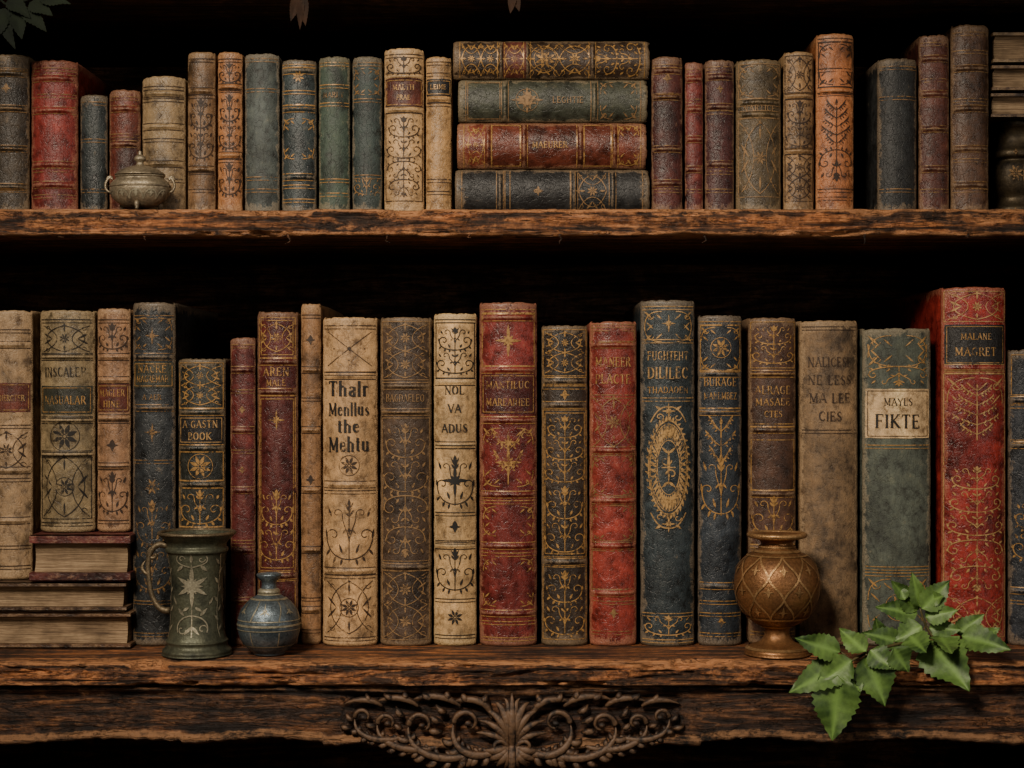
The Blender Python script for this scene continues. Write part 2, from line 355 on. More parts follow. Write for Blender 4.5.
    def corners(s,v0,v1,r=9):
        a=s.hw*.86
        for q in(-1,1):
            for e,g in((v0,1),(v1,-1)):
                s.st(bez((q*a,e+g*r*1.8),(q*a,e+g*r*.5),(q*(a-r*.5),e),(q*(a-r*1.8),e)),1)
                s.st(spiral(q*(a-r*.55),e+g*r*.55,r*.4,0,5),.8); s.st([(q*a,e),(q*(a-r*.8),e+g*r*.8)],2.2,True)
                s.st([(q*(a-r*1.2),e+g*r*.3),(q*(a-r*1.9),e+g*r*.9)],1.8,True); s.st([(q*(a-r*.2),e+g*r*1.2),(q*(a-r*.9),e+g*r*1.9)],1.8,True)
    def tree(s,v0,v1,n=7):
        s.st([(0,v1),(0,v0)],1.3); H=v1-v0
        for i in range(n):
            y=v1-H*(i+.6)/n; w=s.hw*.72*(1-.55*i/n)*(.6 if i==0 else 1)
            for q in(-1,1):
                s.st(bez((0,y),(q*w*.3,y-2),(q*w*.7,y-H/n*.5),(q*w,y-H/n*.9),7),.9)
                for t in(.35,.6,.85,1.0):
                    s.st([(q*w*t,y-H/n*.8*t*t),(q*(w*t+2.4),y-H/n*.8*t*t-4)],1.9,True)
                    s.st([(q*w*t,y-H/n*.8*t*t),(q*(w*t+2.8),y-H/n*.8*t*t+2)],1.7,True)
        s.st([(0,v0),(0,v0-8)],3,True)
# ------------------------------------------------------------ book builder
CNT=[0]
def book(label,mat,length,width,depth,loc,rot,v2z,ops,omat,bands,group,T=.0026,bulge=.2,bandA=.0017):
    CNT[0]+=1; sd=CNT[0]*3.7
    e=empty('book',loc,label,'book',group,rot)
    H=length; hw=width/2; b=min(.0095,width*bulge*1.1)
    zb=[v2z(x) for x in bands]
    def front(x,z):
        u=max(-1,min(1,x/hw)); y=-b*(1-abs(u)**2.3)
        for q in zb:
            if abs(z-q)<.008: y-=bandA*math.exp(-((z-q)/.0017)**2)*(1-abs(u)**6)
        de=min(z,H-z)
        if de<.0022: y+=.0014*(1-max(0,de)/.0022)**2
        y+=.00035*noise.noise(Vector((x*70,z*38+sd,sd)))
        return y
    def mapf(a,v,off):
        x=a*S; z=v2z(v); x=max(-hw*.985,min(hw*.985,x)); z=max(.001,min(H-.001,z))
        return Vector((x,front(x,z)-off,z))
    zs=set([0,.0006,.0012,.002,.0035,H,H-.0006,H-.0012,H-.002,H-.0035])
    n=int(H/.003)
    for i in range(n+1): zs.add(H*i/n)
    for q in zb:
        for k in range(-7,8): zs.add(q+k*.0007)
    zs=sorted(z for z in zs if 0<=z<=H)
    ns=24
    side=[(-hw,depth),(-hw,depth*.66),(-hw,depth*.33),(-hw,.016),(-hw+.0002,.010),(-hw+.0013,.0072),(-hw+.0013,.006),(-hw+.0002,.0035),(-hw,.0016)]
    prof=[(x,y,None) for x,y in side]+[(-hw+2*hw*i/ns,0,-1+2*i/ns) for i in range(ns+1)]+[(-x,y,None) for x,y in reversed(side)]
    np_=len(prof); vs=[];wr=[];fs=[];sm=[]
    def outer(x,y,u,z):
        de=min(z,H-z)
        if u is not None: y=front(x,z)
        k=0 if de>.003 else .0011*(1-de/.003)**2
        if abs(x)>hw*.9: x-=math.copysign(k,x)
        if abs(x)>hw*.93: x-=math.copysign(.00045*max(0,.3+noise.noise(Vector((sd+(9 if x>0 else 0),z*160,y*20)))),x)
        zz=z
        if de<.006:
            j=noise.noise(Vector((x*230+sd,y*120,z*3)))
            j2=max(0,noise.noise(Vector((x*520+sd,y*120,5)))-.15)
            cor=(u*u)**2*.0011 if u is not None else 0
            f=1-de/.006
            dd=(.0004+abs(j)*.0013+j2*.0018+cor)*f
            zz=z-dd if z>H/2 else z+min(dd*.3,.0005)
        return (x,y,zz)
    for z in zs:
        for x,y,u in prof:
            vs.append(outer(x,y,u,z))
            de=min(z,H-z); w=0
            w+=max(0,1-de/.012)*1.0
            if u is not None:
                if abs(u)>.76: w+=(abs(u)-.76)/.24*.85
                for q in zb: w+=.6*math.exp(-((z-q)/.0014)**2)
            elif y<.005: w+=.6
            wr.append(min(1.4,w))
    nz=len(zs)
    for j in range(nz-1):
        for i in range(np_-1):
            k=j*np_+i; fs.append((k,k+1,k+np_+1,k+np_)); sm.append(True)
    def inn(x,y,u,z):
        o=outer(x,y,u,z); xx=max(-hw+T,min(hw-T,o[0])); return (xx,(o[1]+.0028) if u is not None else max(o[1],.0028),o[2])
    rows=[]
    for z in(0,H):
        r0=len(vs)
        for x,y,u in prof: vs.append(outer(x,y,u,z)); wr.append(1.1)
        r1=len(vs)
        for x,y,u in prof: vs.append(inn(x,y,u,z)); wr.append(.8)
        rows.append((r0,r1))
        for i in range(np_-1):
            q=(r0+i,r1+i,r1+i+1,r0+i+1); fs.append(q if z==0 else q[::-1]); sm.append(False)
    (a0,a1),(b0,b1)=rows
    for i in range(np_-1): fs.append((a1+i,b1+i,b1+i+1,a1+i+1)); sm.append(False)
    fs.append((a0,b0,b1,a1)); sm.append(False); L=np_-1; fs.append((a0+L,a1+L,b1+L,b0+L)); sm.append(False)
    mkmesh('cover',vs,fs,mat,wear=wr,parent=e,smoothlist=sm)
    pw=hw-T-.0001; y0=.0031; y1=depth-.005; z0_=.003; z1_=H-.0045
    vs=[];fs=[];nx=8
    for z in(z0_,z1_):
        for i in range(nx+1):
            x=-pw+2*pw*i/nx; vs.append((x,y0,z))
        for i in range(nx+1):
            x=-pw+2*pw*i/nx; vs.append((x,y1-.0035*(1-(x/pw)**2),z))
    m2=2*(nx+1)
    for i in range(nx):
        fs.append((i,i+1,i+1+m2,i+m2)); k=nx+1+i; fs.append((k+1,k,k+m2,k+1+m2))
        fs.append((i+1,i,k,k+1)); fs.append((i+m2,i+1+m2,k+1+m2,k+m2))
    fs.append((0,m2,m2+nx+1,nx+1)); fs.append((nx,nx+nx+1,m2+nx+nx+1,m2+nx))
    mkmesh('page_block',vs,fs,MPAGE,smooth=False,parent=e)
    hp=hw/S; B=Buf(); TB=Buf(); LB=Buf()
    O=Orn(mapf,hp,B,omat)
    for q in bands:
        if omat: O.line(q-3.4,.9); O.line(q+3.4,.9)
    for op in ops:
        k=op[0]; O.mat=omat; O.off=.0005
        if k=='l': O.line(op[1],op[2] if len(op)>2 else 1.0)
        elif k=='ll': O.line(op[1],1.0); O.line(op[1]+3.2,.8)
        elif k=='fr': O.frame(op[1],op[2],op[3] if len(op)>3 else .14)
        elif k=='t': text(TB,mapf,op[1],op[2],op[3],hp*2*.76,op[4] if len(op)>4 else omat,.0009,bold=op[5] if len(op)>5 else 1)
        elif k=='tv': text(TB,mapf,op[1],op[2],op[3],op[5] if len(op)>5 else 60,op[4] if len(op)>4 else omat,.0009,vert=True)
        elif k=='lab':
            LB.patch(-hp*.93,hp*.93,op[1],op[2],mapf,op[3],.00035)
            if len(op)>4:
                O.mat=op[4]; O.off=.0007; O.frame(op[1]+2,op[2]-2,.13,.8)
        elif k=='fl': O.flor(op[1],op[2],op[3],op[4] if len(op)>4 else True)
        elif k=='st': O.star(op[1],op[2])
        elif k=='di': O.dia(op[1],op[2])
        elif k=='ro': O.rosette(op[1],op[2])
        elif k=='lat': O.lat(op[1],op[2],op[3])
        elif k=='la2': O.lattc(op[1],op[2],op[3])
        elif k=='ov': O.oval(op[1],op[2])
        elif k=='co': O.corners(op[1],op[2],op[3] if len(op)>3 else 9)
        elif k=='tr': O.tree(op[1],op[2],op[3] if len(op)>3 else 7)
    LB.make('title_label',e); B.make('gilt_tooling',e); TB.make('title_lettering',e)
    return e
ZL=P(0,645).z
ZU=P(0,208,-.05).z
def sbook(x0,x1,top,mat,label,ops=[],omat='gold',bands=[],y=0.0,depth=None,base=None,group=None,**k):
    bz=(ZL if base is None else base)
    Hh=P(0,top).z-bz; w=(x1-x0)*S-.0007
    depth=depth or min(.19,Hh*.64)
    cx=((x0+x1)/2-512)*S
    return book(label,mat,Hh,w,depth,Vector((cx,y,bz+.0001)),None,lambda v:P(0,v).z-bz,ops,omat,bands,group,**k)
GL='antique books on the lower shelf'; GU='antique books on the upper shelf'
LE=leather
labred=LE((92,38,28),gain=1.5); labblk=LE((28,27,28),gain=1.3); labcream=LE((190,160,116),gain=1.7); labgreen=LE((50,54,44),gain=1.4)
def flat(x0,x1,zb,zt,mat,label,yf,depth,group,T=.0034):
    a=P(x0,0,yf).x; b=P(x1,0,yf).x
    M=Matrix(((0,0,1),(0,-1,0),(1,0,0)))
    return book(label,mat,b-a,(zt-zb)-.0004,depth,Vector((a,yf+depth,(zb+zt)/2)),M,lambda v:v*S,[],None,[],group,bulge=.18,T=T)
z1=P(0,612,-.02).z; z2=P(0,582,-.02).z; z3=P(0,534,-.02).z
GS='old books lying in a low stack'
flat(-35,131,ZL+.0002,z1,LE((96,66,44),wearamt=.4),'thick brown leather book lying flat on the shelf, page edges showing',-.02,.17,GS)
flat(-38,127,z1,z2,LE((80,58,42),wearamt=.4),'brown leather book lying flat in the middle of a stack',-.019,.165,GS)
flat(29,131,z2,z3,LE((92,36,34),wearamt=.3),'dark red leather book lying flat on top of a stack',-.02,.16,GS,T=.007)
# ------ lower row
sbook(-14,33,310,LE((158,130,96)),'worn beige leather book with red title label, standing on a book',[('ll',330),('lab',383,412,labred,'gold'),('t','MAUNERCTER',398,9,'bright'),('ll',425),('la2',432,468,1),('ll',478),('ll',545),('ll',565)],'brown',[345,470,520],base=z2,group=GL,depth=.13)
sbook(40,95.5,310,LE((130,114,82)),'olive beige leather book with gilt panels, standing on the stack',[('ll',320),('la2',326,352,1),('ll',355),('lab',386,414,labgreen,'gold'),('t','INSCALEP',372,9,'dark',1.1),('t','NASUALAR',400,8,'gold'),('ll',418),('ro',436,13),('ll',452),('la2',456,516,1),('fr',456,518,.1),('ll',522)],'dark',[357,420,454],base=z3,group=GL,depth=.13)
sbook(97,131,308,LE((150,110,78)),'slim tan leather book with red title label, standing on the stack',[('ll',320),('fl',324,350,1),('lab',384,412,labred,'gold'),('t','MAGLER',393,7,'gold'),('t','HINE',404,6,'gold'),('ll',420),('di',445,6),('ll',466),('fl',472,512,1),('ll',520)],'brown',[357,380,418,466],base=z3,group=GL,depth=.13)
sbook(132.5,176,302,LE((38,45,50),rough=.5),'tall dark navy leather book with faded gilt bands and title',[('ll',316),('co',318,350,7),('st',336,7),('lab',362,388,labgreen,'gold'),('t','NACRE',369,7,'gold'),('t','MAGREMAR',379,7,'gold'),('t','A AER',397,5),('ll',408),('st',432,8),('ll',460),('ro',486,8),('fl',500,590,2),('ll',600),('ll',632)],'dull',[357,408],group=GL,depth=.19)
sbook(178,226,358,LE((38,42,38),rough=.5),'dark green black leather book with rich gilt floral panels',[('fr',363,408,.08),('la2',366,405,2),('lab',416,444,labblk,'bright'),('t','A GASTN',424,7,'bright'),('t','BOOK',436,7,'bright'),('fr',452,480,.08),('ro',466,11),('fr',488,526,.08),('fl',490,524,1),('fr',534,590,.08),('la2',536,588,2),('ll',630)],'gold',[412,448,484,530,595],group=GL)
sbook(230,256,337,LE((92,28,28),rough=.5),'slim maroon leather book with raised bands',[('ll',345),('ll',390),('di',410,4),('ll',450),('di',470,4),('ll',540),('ll',600)],'dull',[370,430,490,550,600],group=GL)
sbook(257,298.5,311,LE((78,24,24),rough=.45),'dark maroon leather book with gilt double frame and title',[('fr',318,358,.12),('fr',321,355,.22),('la2',324,352,1),('t','AREN',372,8),('t','MALE',383,6),('fr',396,570,.12),('fr',399,567,.2),('st',420,8),('fr',580,636,.12),('di',608,8),('fl',490,560,2)],'gold',[362,392,575],group=GL)
sbook(300,321,303,LE((140,100,62)),'slim ochre brown leather book with raised bands',[('ll',315),('di',340,5),('ll',398),('di',480,5),('ll',598),('ll',630)],'brown',[370,430,490,550,610],group=GL,y=.004)
sbook(322.5,378,317,LE((176,138,92),rough=.6),'thick tan leather book with bold black title lettering',[('ll',326),('lat',332,366,1),('ll',372),('t','Thalr',389,14,'black',1.35),('t','Menllus',409,14,'black',1.35),('t','the',426,12,'black',1.35),('t','Mehtu',444,14,'black',1.35),('ro',465,9),('ll',490),('fl',500,560,1),('ll',574),('la2',580,632,1),('ll',636)],'brown',[376,484,570],group=GL,bandA=.0011)
sbook(380,432,317,LE((68,52,40)),'dark brown leather book covered in embossed scroll tooling',[('fr',322,380,.08),('la2',325,378,2),('t','BAGDAELEO',398,8,'tan'),('ll',412),('fr',418,560,.08),('fl',424,492,2),('fl',494,556,2,False),('fr',570,638,.08),('la2',572,636,2)],'tan',[386,412,566],group=GL)
sbook(433.5,477,313,LE((182,148,98),rough=.6),'cream leather book with black floral ornament and title',[('ll',320),('fr',323,378,.1),('fl',328,374,2),('t','NOL',390,8,'black',1.2),('t','VA',408,8,'black',1.2),('t','ADUS',428,8,'black',1.2),('ll',445),('fl',456,505,1),('st',480,14),('ll',512),('di',526,6),('ll',540),('fl',548,590,1),('ll',598),('ro',616,8),('ll',634)],'black',[382,445,545],group=GL,bandA=.001)
sbook(479,537.5,302,LE((110,28,28),rough=.42),'tall burgundy leather book with gilt stars and title bands',[('ll',310),('fr',314,366,.1),('st',341,13),('lab',374,414,LE((76,20,20),rough=.45),'gold'),('t','MANTILUC',385,7,'gold'),('t','MAREAIHEE',402,7,'gold'),('co',428,486,9),('st',442,10),('st',462,13),('tr',440,484,2),('ll',500),('co',506,535,7),('ll',552),('co',558,605,7),('ll',620),('ll',636)],'gold',[318,370,420,494,545,612],group=GL)
sbook(541,588,325,LE((48,38,30),rough=.5),'dark brown leather book with gilt framed foliage panels',[('fr',330,376,.07),('la2',333,373,2),('ll',386),('di',395,5),('fr',410,556,.07),('fr',413,553,.15),('fl',416,482,3),('fl',486,552,2),('fr',566,638,.07),('fl',570,634,2)],'gold',[381,405,561],group=GL,bandA=.001)
sbook(589,637,321,LE((132,36,30),rough=.42),'bright red leather book with raised bands and gilt title',[('ll',328),('fr',325,343,.1),('t','MANEER',362,9,'gold',1.1),('t','PLACTE',379,9,'gold',1.1),('ll',395),('la2',398,446,1),('fr',455,495,.1),('co',456,494,6),('fr',505,540,.1),('co',506,539,6),('fr',550,588,.1),('ll',600),('di',612,5),('ll',630)],'dull',[345,450,500,545,592],group=GL)
sbook(640,695,300,LE((40,55,62),rough=.5),'tall navy leather book with gilt oval medallion and title',[('ll',307),('co',312,342,9),('st',324,7),('ll',340),('t','FUGHTEHT',356,10,'bright',1.1),('t','DILILEC',373,11,'bright',1.1),('t','THADAOEN',390,6,'gold'),('ll',398),('ov',404,530),('ll',612),('fl',614,634,1),('ll',638)],'bright',[],group=GL,depth=.19)
sbook(697.5,742,315,LE((35,46,56),rough=.5),'navy leather book with gilt foliage sprays and title',[('ll',322),('fr',326,372,.1),('co',328,370,7),('ro',348,9),('t','BURAGE',382,8,'gold'),('t','MANLMBEZ',396,7,'gold'),('ll',408),('tr',425,470,3),('fl',455,515,1),('ll',600),('ll',612),('di',621,5),('ll',632)],'gold',[374,412,585],group=GL,bandA=.001)
sbook(749,797.5,317,LE((76,48,34)),'dark brown leather book with gilt title and foliage',[('fr',322,368,.08),('fl',326,364,2),('ll',374),('t','ALRAGE',390,8),('t','MASAEE',402,7),('t','CTES',414,6),('ll',424),('fr',440,490,.1),('fl',496,536,1),('ll',545),('co',560,600,7),('ll',632)],'gold',[374,430,494,548],group=GL,y=.006)
sbook(800,859,320,LE((120,96,68),rough=.7),'plain tan brown cloth book with faint brown title',[('ll',327),('t','NALICESE',362,9,'brown'),('t','NE LESS',380,9,'brown'),('t','MA LEE',398,9,'brown'),('ll',430),('t','CIES',416,9,'brown')],'brown',[],group=GL,y=.004)
sbook(862,931,328,LE((70,82,74),rough=.75),'grey green cloth book with cream title label, slightly worn',[('co',336,366,12),('fl',366,386,1,False),('lab',389,438,labcream,'brown'),('t','MAYLS',402,7,'black',1.0),('t','FIKTE',421,13,'black',1.1),('ll',445),('ll',566),('ll',572),('co',578,636,12),('ro',606,12)],'gold',[],group=GL,bulge=.13)
sbook(941,1006,287,LE((142,24,23),rough=.4),'large bright red leather book with black title label and gilt flourishes',[('fr',292,322,.06),('la2',294,320,1),('lab',325,365,labblk,'gold'),('t','MALANE',337,6,'gold'),('t','MAGRET',352,8,'gold'),('ll',370),('tr',392,440,5),('fr',374,636,.05),('co',378,632,14),('fl',466,535,3),('fl',538,590,2,False),('la2',596,634,1)],'bright',[368],group=GL,depth=.23,bandA=.001)
sbook(1008,1052,349,LE((36,44,54),rough=.5),'dark navy leather book with gilt star panels',[('fr',355,395,.1),('st',375,8),('ll',405),('ll',440),('st',470,9),('fl',500,560,2),('ll',600)],'gold',[400,445,590],group=GL)
# ------ upper row
def ub(x0,x1,top,col,label,ops,om='dull',bands=[],**k):
    rough=k.pop('rough',.5); gain=k.pop('gain',1.4)
    return sbook(x0,x1,top,LE(col,rough=rough,gain=gain),label,ops,om,bands,base=ZU,group=GU,**k)
ub(-12,30,55,(68,58,44),'dark grey brown leather book with gilt lines',[('ll',70),('di',90,5),('ll',110),('ll',150),('ll',190)],'dull',[75,110,150,188])
ub(31,78.5,61,(130,32,31),'bright red leather book with raised bands',[('ll',70),('ll',96),('ll',170),('ll',196)],'dull',[80,112,166,186],depth=.14)
ub(80,108,95,(40,52,55),'short slate blue cloth book',[('ll',103),('ll',140),('ll',190)],'dull',[])
ub(109,141,90,(108,43,29),'red brown leather book with a plain spine',[('ll',98),('ll',135)],'dull',[110,145])
ub(142,186,77,(140,118,84),'tan grey leather book with thin dark lines',[('ll',88),('ll',100),('ll',140),('ll',180)],'brown',[95,128,165])
ub(187.5,216,52,(122,90,58),'slim brown leather book with floral tooling',[('ll',60),('ll',96),('fl',100,160,2),('ll',172),('ll',190)],'brown',[92,170])
ub(217.5,243,52,(162,104,56),'slim orange tan leather book with foliage tooling',[('ll',60),('fl',64,84,1),('ll',90),('fl',96,150,2),('ll',160),('fl',164,196,1)],'brown',[88,156])
ub(244.5,280,54,(68,82,82),'slate blue cloth book with gilt lines',[('ll',60),('ll',90),('ll',178),('ll',190)],'dull',[],rough=.7)
ub(281.5,317,60,(43,58,62),'dark blue leather book with raised bands and gilt panels',[('ll',66),('ro',78,6),('ll',92),('ll',106),('co',120,160,6),('ll',186),('ll',200)],'gold',[72,110,178])
ub(318.5,350.5,57,(56,79,69),'green cloth book with gilt title',[('ll',64),('ll',86),('t','NARLT',96,5,'dull'),('ll',104),('ll',180),('ll',194)],'gold',[],rough=.65)
ub(352,382.5,57,(43,61,61),'dark teal cloth book with gilt rules',[('ll',64),('co',70,96,6),('ll',100),('ll',176),('fl',178,196,1)],'dull',[],rough=.65)
ub(384,424.5,49,(182,146,98),'cream leather book with red label and floral tooling',[('ll',56),('fl',58,76,1),('lab',80,108,labred,'gold'),('t','MALTH',89,5,'bright'),('t','FRAE',99,4.5,'bright'),('fr',114,202,.08),('fl',118,160,2),('fl',162,198,2,False)],'brown',[78,111])
ub(425.5,452,57,(170,130,78),'slim ochre leather book with black title label',[('ll',63),('ll',74),('lab',80,97,labblk,'gold'),('t','LEIME',88,4.5,'bright'),('ll',104),('ll',180),('ll',192)],'brown',[100])
ub(651,683,57,(80,31,28),'dark red brown leather book with raised bands',[('ll',66),('di',80,5),('ll',96),('ll',150),('ll',190)],'dull',[72,98,150,184])
ub(684.5,703.5,62,(110,31,29),'slim red leather book',[('ll',70),('ll',100),('ll',190)],'dull',[80,110,140,170])
ub(704.5,734.5,60,(75,31,32),'maroon leather book with gilt lines',[('ll',68),('di',90,4),('ll',112),('ll',172),('ll',190)],'dull',[78,108,165])
ub(735.5,781.5,60,(80,68,46),'dark olive leather book with embossed panels',[('fr',66,100,.1),('co',68,98,7),('t','NARTICE',110,6),('fr',120,198,.1),('la2',124,195,1)],'tan',[104,116])
ub(783,814,52,(134,102,64),'tan brown leather book with dense dark floral tooling',[('fr',57,95,.08),('la2',60,92,1),('fr',100,150,.08),('fl',102,148,2),('fr',155,202,.08),('la2',157,200,2)],'brown',[97,152])
ub(815.5,854,34,(180,106,54),'tall orange tan leather book with dark tree ornament',[('ll',40),('fr',44,88,.1),('co',46,86,7),('ll',70),('ll',94),('tr',108,150,5),('fl',150,182,1,False),('ll',190),('ll',198)],'brown',[92])
ub(877,917,59,(37,42,44),'dark navy cloth book with faint rules',[('ll',68),('ll',98),('ll',190)],'dull',[],rough=.6)
ub(918.5,949.5,35,(86,42,33),'tall red brown leather book with raised bands',[('ll',44),('ll',80),('ll',130),('ll',190)],'dull',[60,95,130,170])
ub(950.5,989,25,(84,57,41),'tall brown leather book with gilt rules',[('ll',34),('ll',52),('ll',100),('ll',160),('ll',190)],'dull',[70,110,150,186])
# ------ upper horizontal stack
ed=[P(0,214.8).z,P(0,169.5).z,P(0,123).z,P(0,80).z,P(0,41).z]; ed[0]=ZU+.0001
RY=Matrix.Rotation(math.radians(90),3,'Y')
def lie(x0,x1,k,mat,label,ops,om,bands):
    a=(x0-512)*S; b=(x1-512)*S
    book(label,mat,b-a,ed[k+1]-ed[k]-.0004,.14,Vector((a,.0,(ed[k]+ed[k+1])/2)),RY,lambda v:(v-512)*S-a,ops,om,bands,'antique books lying in a stack on the upper shelf',bulge=.2)
def vf(*v): return [('l',x,1) for x in v]
lie(455,650,0,LE((29,32,34)),'black navy leather book lying flat with gilt bands',vf(462,505,510,570,575,642)+[('la2',578,606,1),('di',538,5)],'tan',[500,574,612])
lie(457,647,1,LE((106,44,29),rough=.42),'red brown leather book lying flat with gilt panels',vf(464,640)+[('la2',468,484,1),('tv','MAEURER',550,6,'gold',42),('fr',492,520,.12),('fr',584,612,.12),('co',618,638,6)],'gold',[488,524,580,614])
lie(458,648,2,LE((57,65,54)),'dark green grey leather book lying flat with gilt flower',vf(466,640)+[('ro',527,10),('st',527,13),('tv','LEGHTIE',568,6,'tan',38),('co',600,636,7),('fr',468,500,.15)],'tan',[505,594])
lie(453,650,3,LE((58,42,29)),'dark brown leather book lying flat with gilt foliage and red panel',vf(460,644)+[('la2',462,500,2),('lab',503,526,labred),('la2',505,524,1),('ro',545,10),('la2',528,590,2),('fl',594,640,2)],'gold',[501,527,592])
# ------------------------------------------------------------ bookcase
BC=empty('bookcase',Vector((0,.1,0)),'weathered dark wooden bookcase with rough shelf edges and carved apron','bookcase')
def loc(v): return Vector(v)-Vector((0,.1,0))
XL=(-130-512)*S; XR=(1154-512)*S; YB=.25
def ring_board(name,ys,top,bot,mat,amp=.0012,chip=.003,seedv=0,nx=640):
    yf=ys[0]; yb=ys[1]; H=top-bot
    sec=[(yb,top,0,0),(yf+.05,top,0,0),(yf+.03,top,0,.15),(yf+.018,top,.2,.3),(yf+.008,top-.0001,.6,.6),(yf+.003,top-.0004,1,1.0),(yf+.0008,top-.0016,1,1.2)]
    nn=14
    for i in range(nn): 
        t=(i+.5)/nn; sec.append((yf+(.0008 if .3<t<.7 else 0),top-.002-(H-.004)*t,1,.3 if 0<i<nn-1 else .7))
    sec+=[(yf+.001,bot+.0014,1,1),(yf+.004,bot+.0002,.7,.5),(yf+.03,bot,.2,0),(yb,bot,0,0)]
    m=len(sec); vs=[];fs=[];wr=[]
    for i in range(nx+1):
        x=XL+.002+(XR-XL-.004)*i/nx
        for k,(y,z,a,w) in enumerate(sec):
            q=Vector((x*11+seedv,z*240+y*100,seedv)); n1=noise.fractal(q,1.0,2.0,4); n2=noise.fractal(Vector((x*70+seedv,z*220,y*220)),1.0,2.0,3)
            dy=a*(amp*n1+amp*.8*n2)
            cr=abs(noise.noise(Vector((x*6+seedv*2,z*150,seedv+9))))
            if a>=1 and cr<.06: dy+=amp*1.8*(1-cr/.06)
            c=noise.noise(Vector((x*24,seedv+3,k*.08)))+.35*noise.noise(Vector((x*90,seedv+3,k*.2)))
            if k in(4,5,6,7,8,9) and c>.22: dy+=chip*(c-.22)*3; z=z-chip*(c-.22)*(1.6 if k>4 else .3); w+=.5
            if k>=m-6 and k<m-1 and c<-.15: dy+=chip*(-c-.15)*3; w+=.4
            dz=-abs(a*amp*.6*n2) if k<7 else 0
            vs.append(loc((x,y+dy,z+dz))); wr.append(w+.4*max(0,n1))
    for i in range(nx):
        for k in range(m):
            a=i*m+k; b=i*m+(k+1)%m; fs.append((a,b,b+m,a+m))
    fs.append(tuple(range(m-1,-1,-1))); fs.append(tuple(nx*m+k for k in range(m)))
    return mkmesh(name,vs,fs,mat,wear=wr,parent=BC)
ring_board('shelf_board',(-.05,YB),ZU,P(0,236,-.05).z,MSH,.0022,.006,1.3)
ring_board('shelf_board',(-.08,YB),ZL,P(0,687,-.08).z,MSH,.0026,.008,8.1)
ring_board('shelf_board',(-.05,YB),P(0,-40,-.05).z,P(0,-9,-.05).z,MBK,.001,.002,4.4,nx=200)  # top board added just above the frame to shade the back panel
ring_board('shelf_board',(-.05,YB),P(0,1060,-.05).z,P(0,1090,-.05).z,MBK,.001,.002,5.4,nx=100)
def box(name,x0,x1,y0,y1,z0,z1,mat,parent,off=True):
    vs=[(x,y,z) for x in(x0,x1) for y in(y0,y1) for z in(z0,z1)]
    if off: vs=[loc(v) for v in vs]
    fs=[(0,1,3,2),(4,6,7,5),(0,4,5,1),(2,3,7,6),(0,2,6,4),(1,5,7,3)]
    return mkmesh(name,vs,fs,mat,smooth=False,parent=parent)
def panel(name,z0,z1):
    vs=[];fs=[];n=18;h=(z1-z0)/n
    prof=[]
    for i in range(n):
        a=z0+h*i; prof+=[(a,.004),(a+.003,0),(a+h-.003,0),(a+h-.0001,.004)]
    for x in(XL+.001,XR-.001):
        for z,d in prof: vs.append(loc((x,YB+d,z)))
        for z,d in((z1,.02),(z0,.02)): vs.append(loc((x,YB+d,z)))
    m=len(prof)+2
    for i in range(m): j=(i+1)%m; fs.append((i,j,j+m,i+m))
    fs.append(tuple(range(m))); fs.append(tuple(range(2*m-1,m-1,-1)))
    mkmesh(name,vs,fs,MBK,smooth=False,parent=BC)
panel('back_panel',.0,1.9)
box('side_panel',XL-.025,XL,-.06,YB+.02,0,1.9,MAP,BC); box('side_panel',XR,XR+.025,-.06,YB+.02,0,1.9,MAP,BC)
ya=-.068
def apbot(px):
    d=abs(px-512)
    y=741+3*math.cos(d/26)
    if d<190: y=742+ (190-d)/190*9+4*abs(math.sin(d/24))
    if d<56: y+= (56-d)*.30
    if d>330: y=742-3*math.sin((d-330)/40)
    return y
vs=[];fs=[];wr=[];nx=640;nzp=26
for i in range(nx+1):
    px=-128+1280*i/nx; bt=apbot(px)+1.6*noise.noise(Vector((px*.12,0,3)))
    ins=max(0,min(1,(172-abs(px-512))/14))
    for j in range(nzp+1):
        t=j/nzp; py=684+(bt-684)*t; p=P(px,py,ya)
        d=0; w=.2
        if t<.14: d=-.005*(1-abs(t-.07)/.07); w=.6
        if t>.84: d=-.004*math.sin((t-.84)/.16*math.pi); w=.9
        if .16<t<.84: d+=ins*.0045; w=w*(1-ins)
        d+=.0022*noise.fractal(Vector((px*.025,py*.16,1)),1,2,5)
        vs.append(loc((p.x*1.0,p.y+d,p.z))); wr.append(w)
    p=P(px,bt,ya); vs.append(loc((p.x,ya+.018,p.z))); wr.append(0)
    p=P(px,684,ya); vs.append(loc((p.x,ya+.018,p.z))); wr.append(0)
m=nzp+3
for i in range(nx):
    for k in range(m): a=i*m+k; b=i*m+(k+1)%m; fs.append((a,b,b+m,a+m))
fs.append(tuple(range(m-1,-1,-1))); fs.append(tuple(nx*m+k for k in range(m)))
mkmesh('apron',vs,fs,MAP,wear=wr,parent=BC)
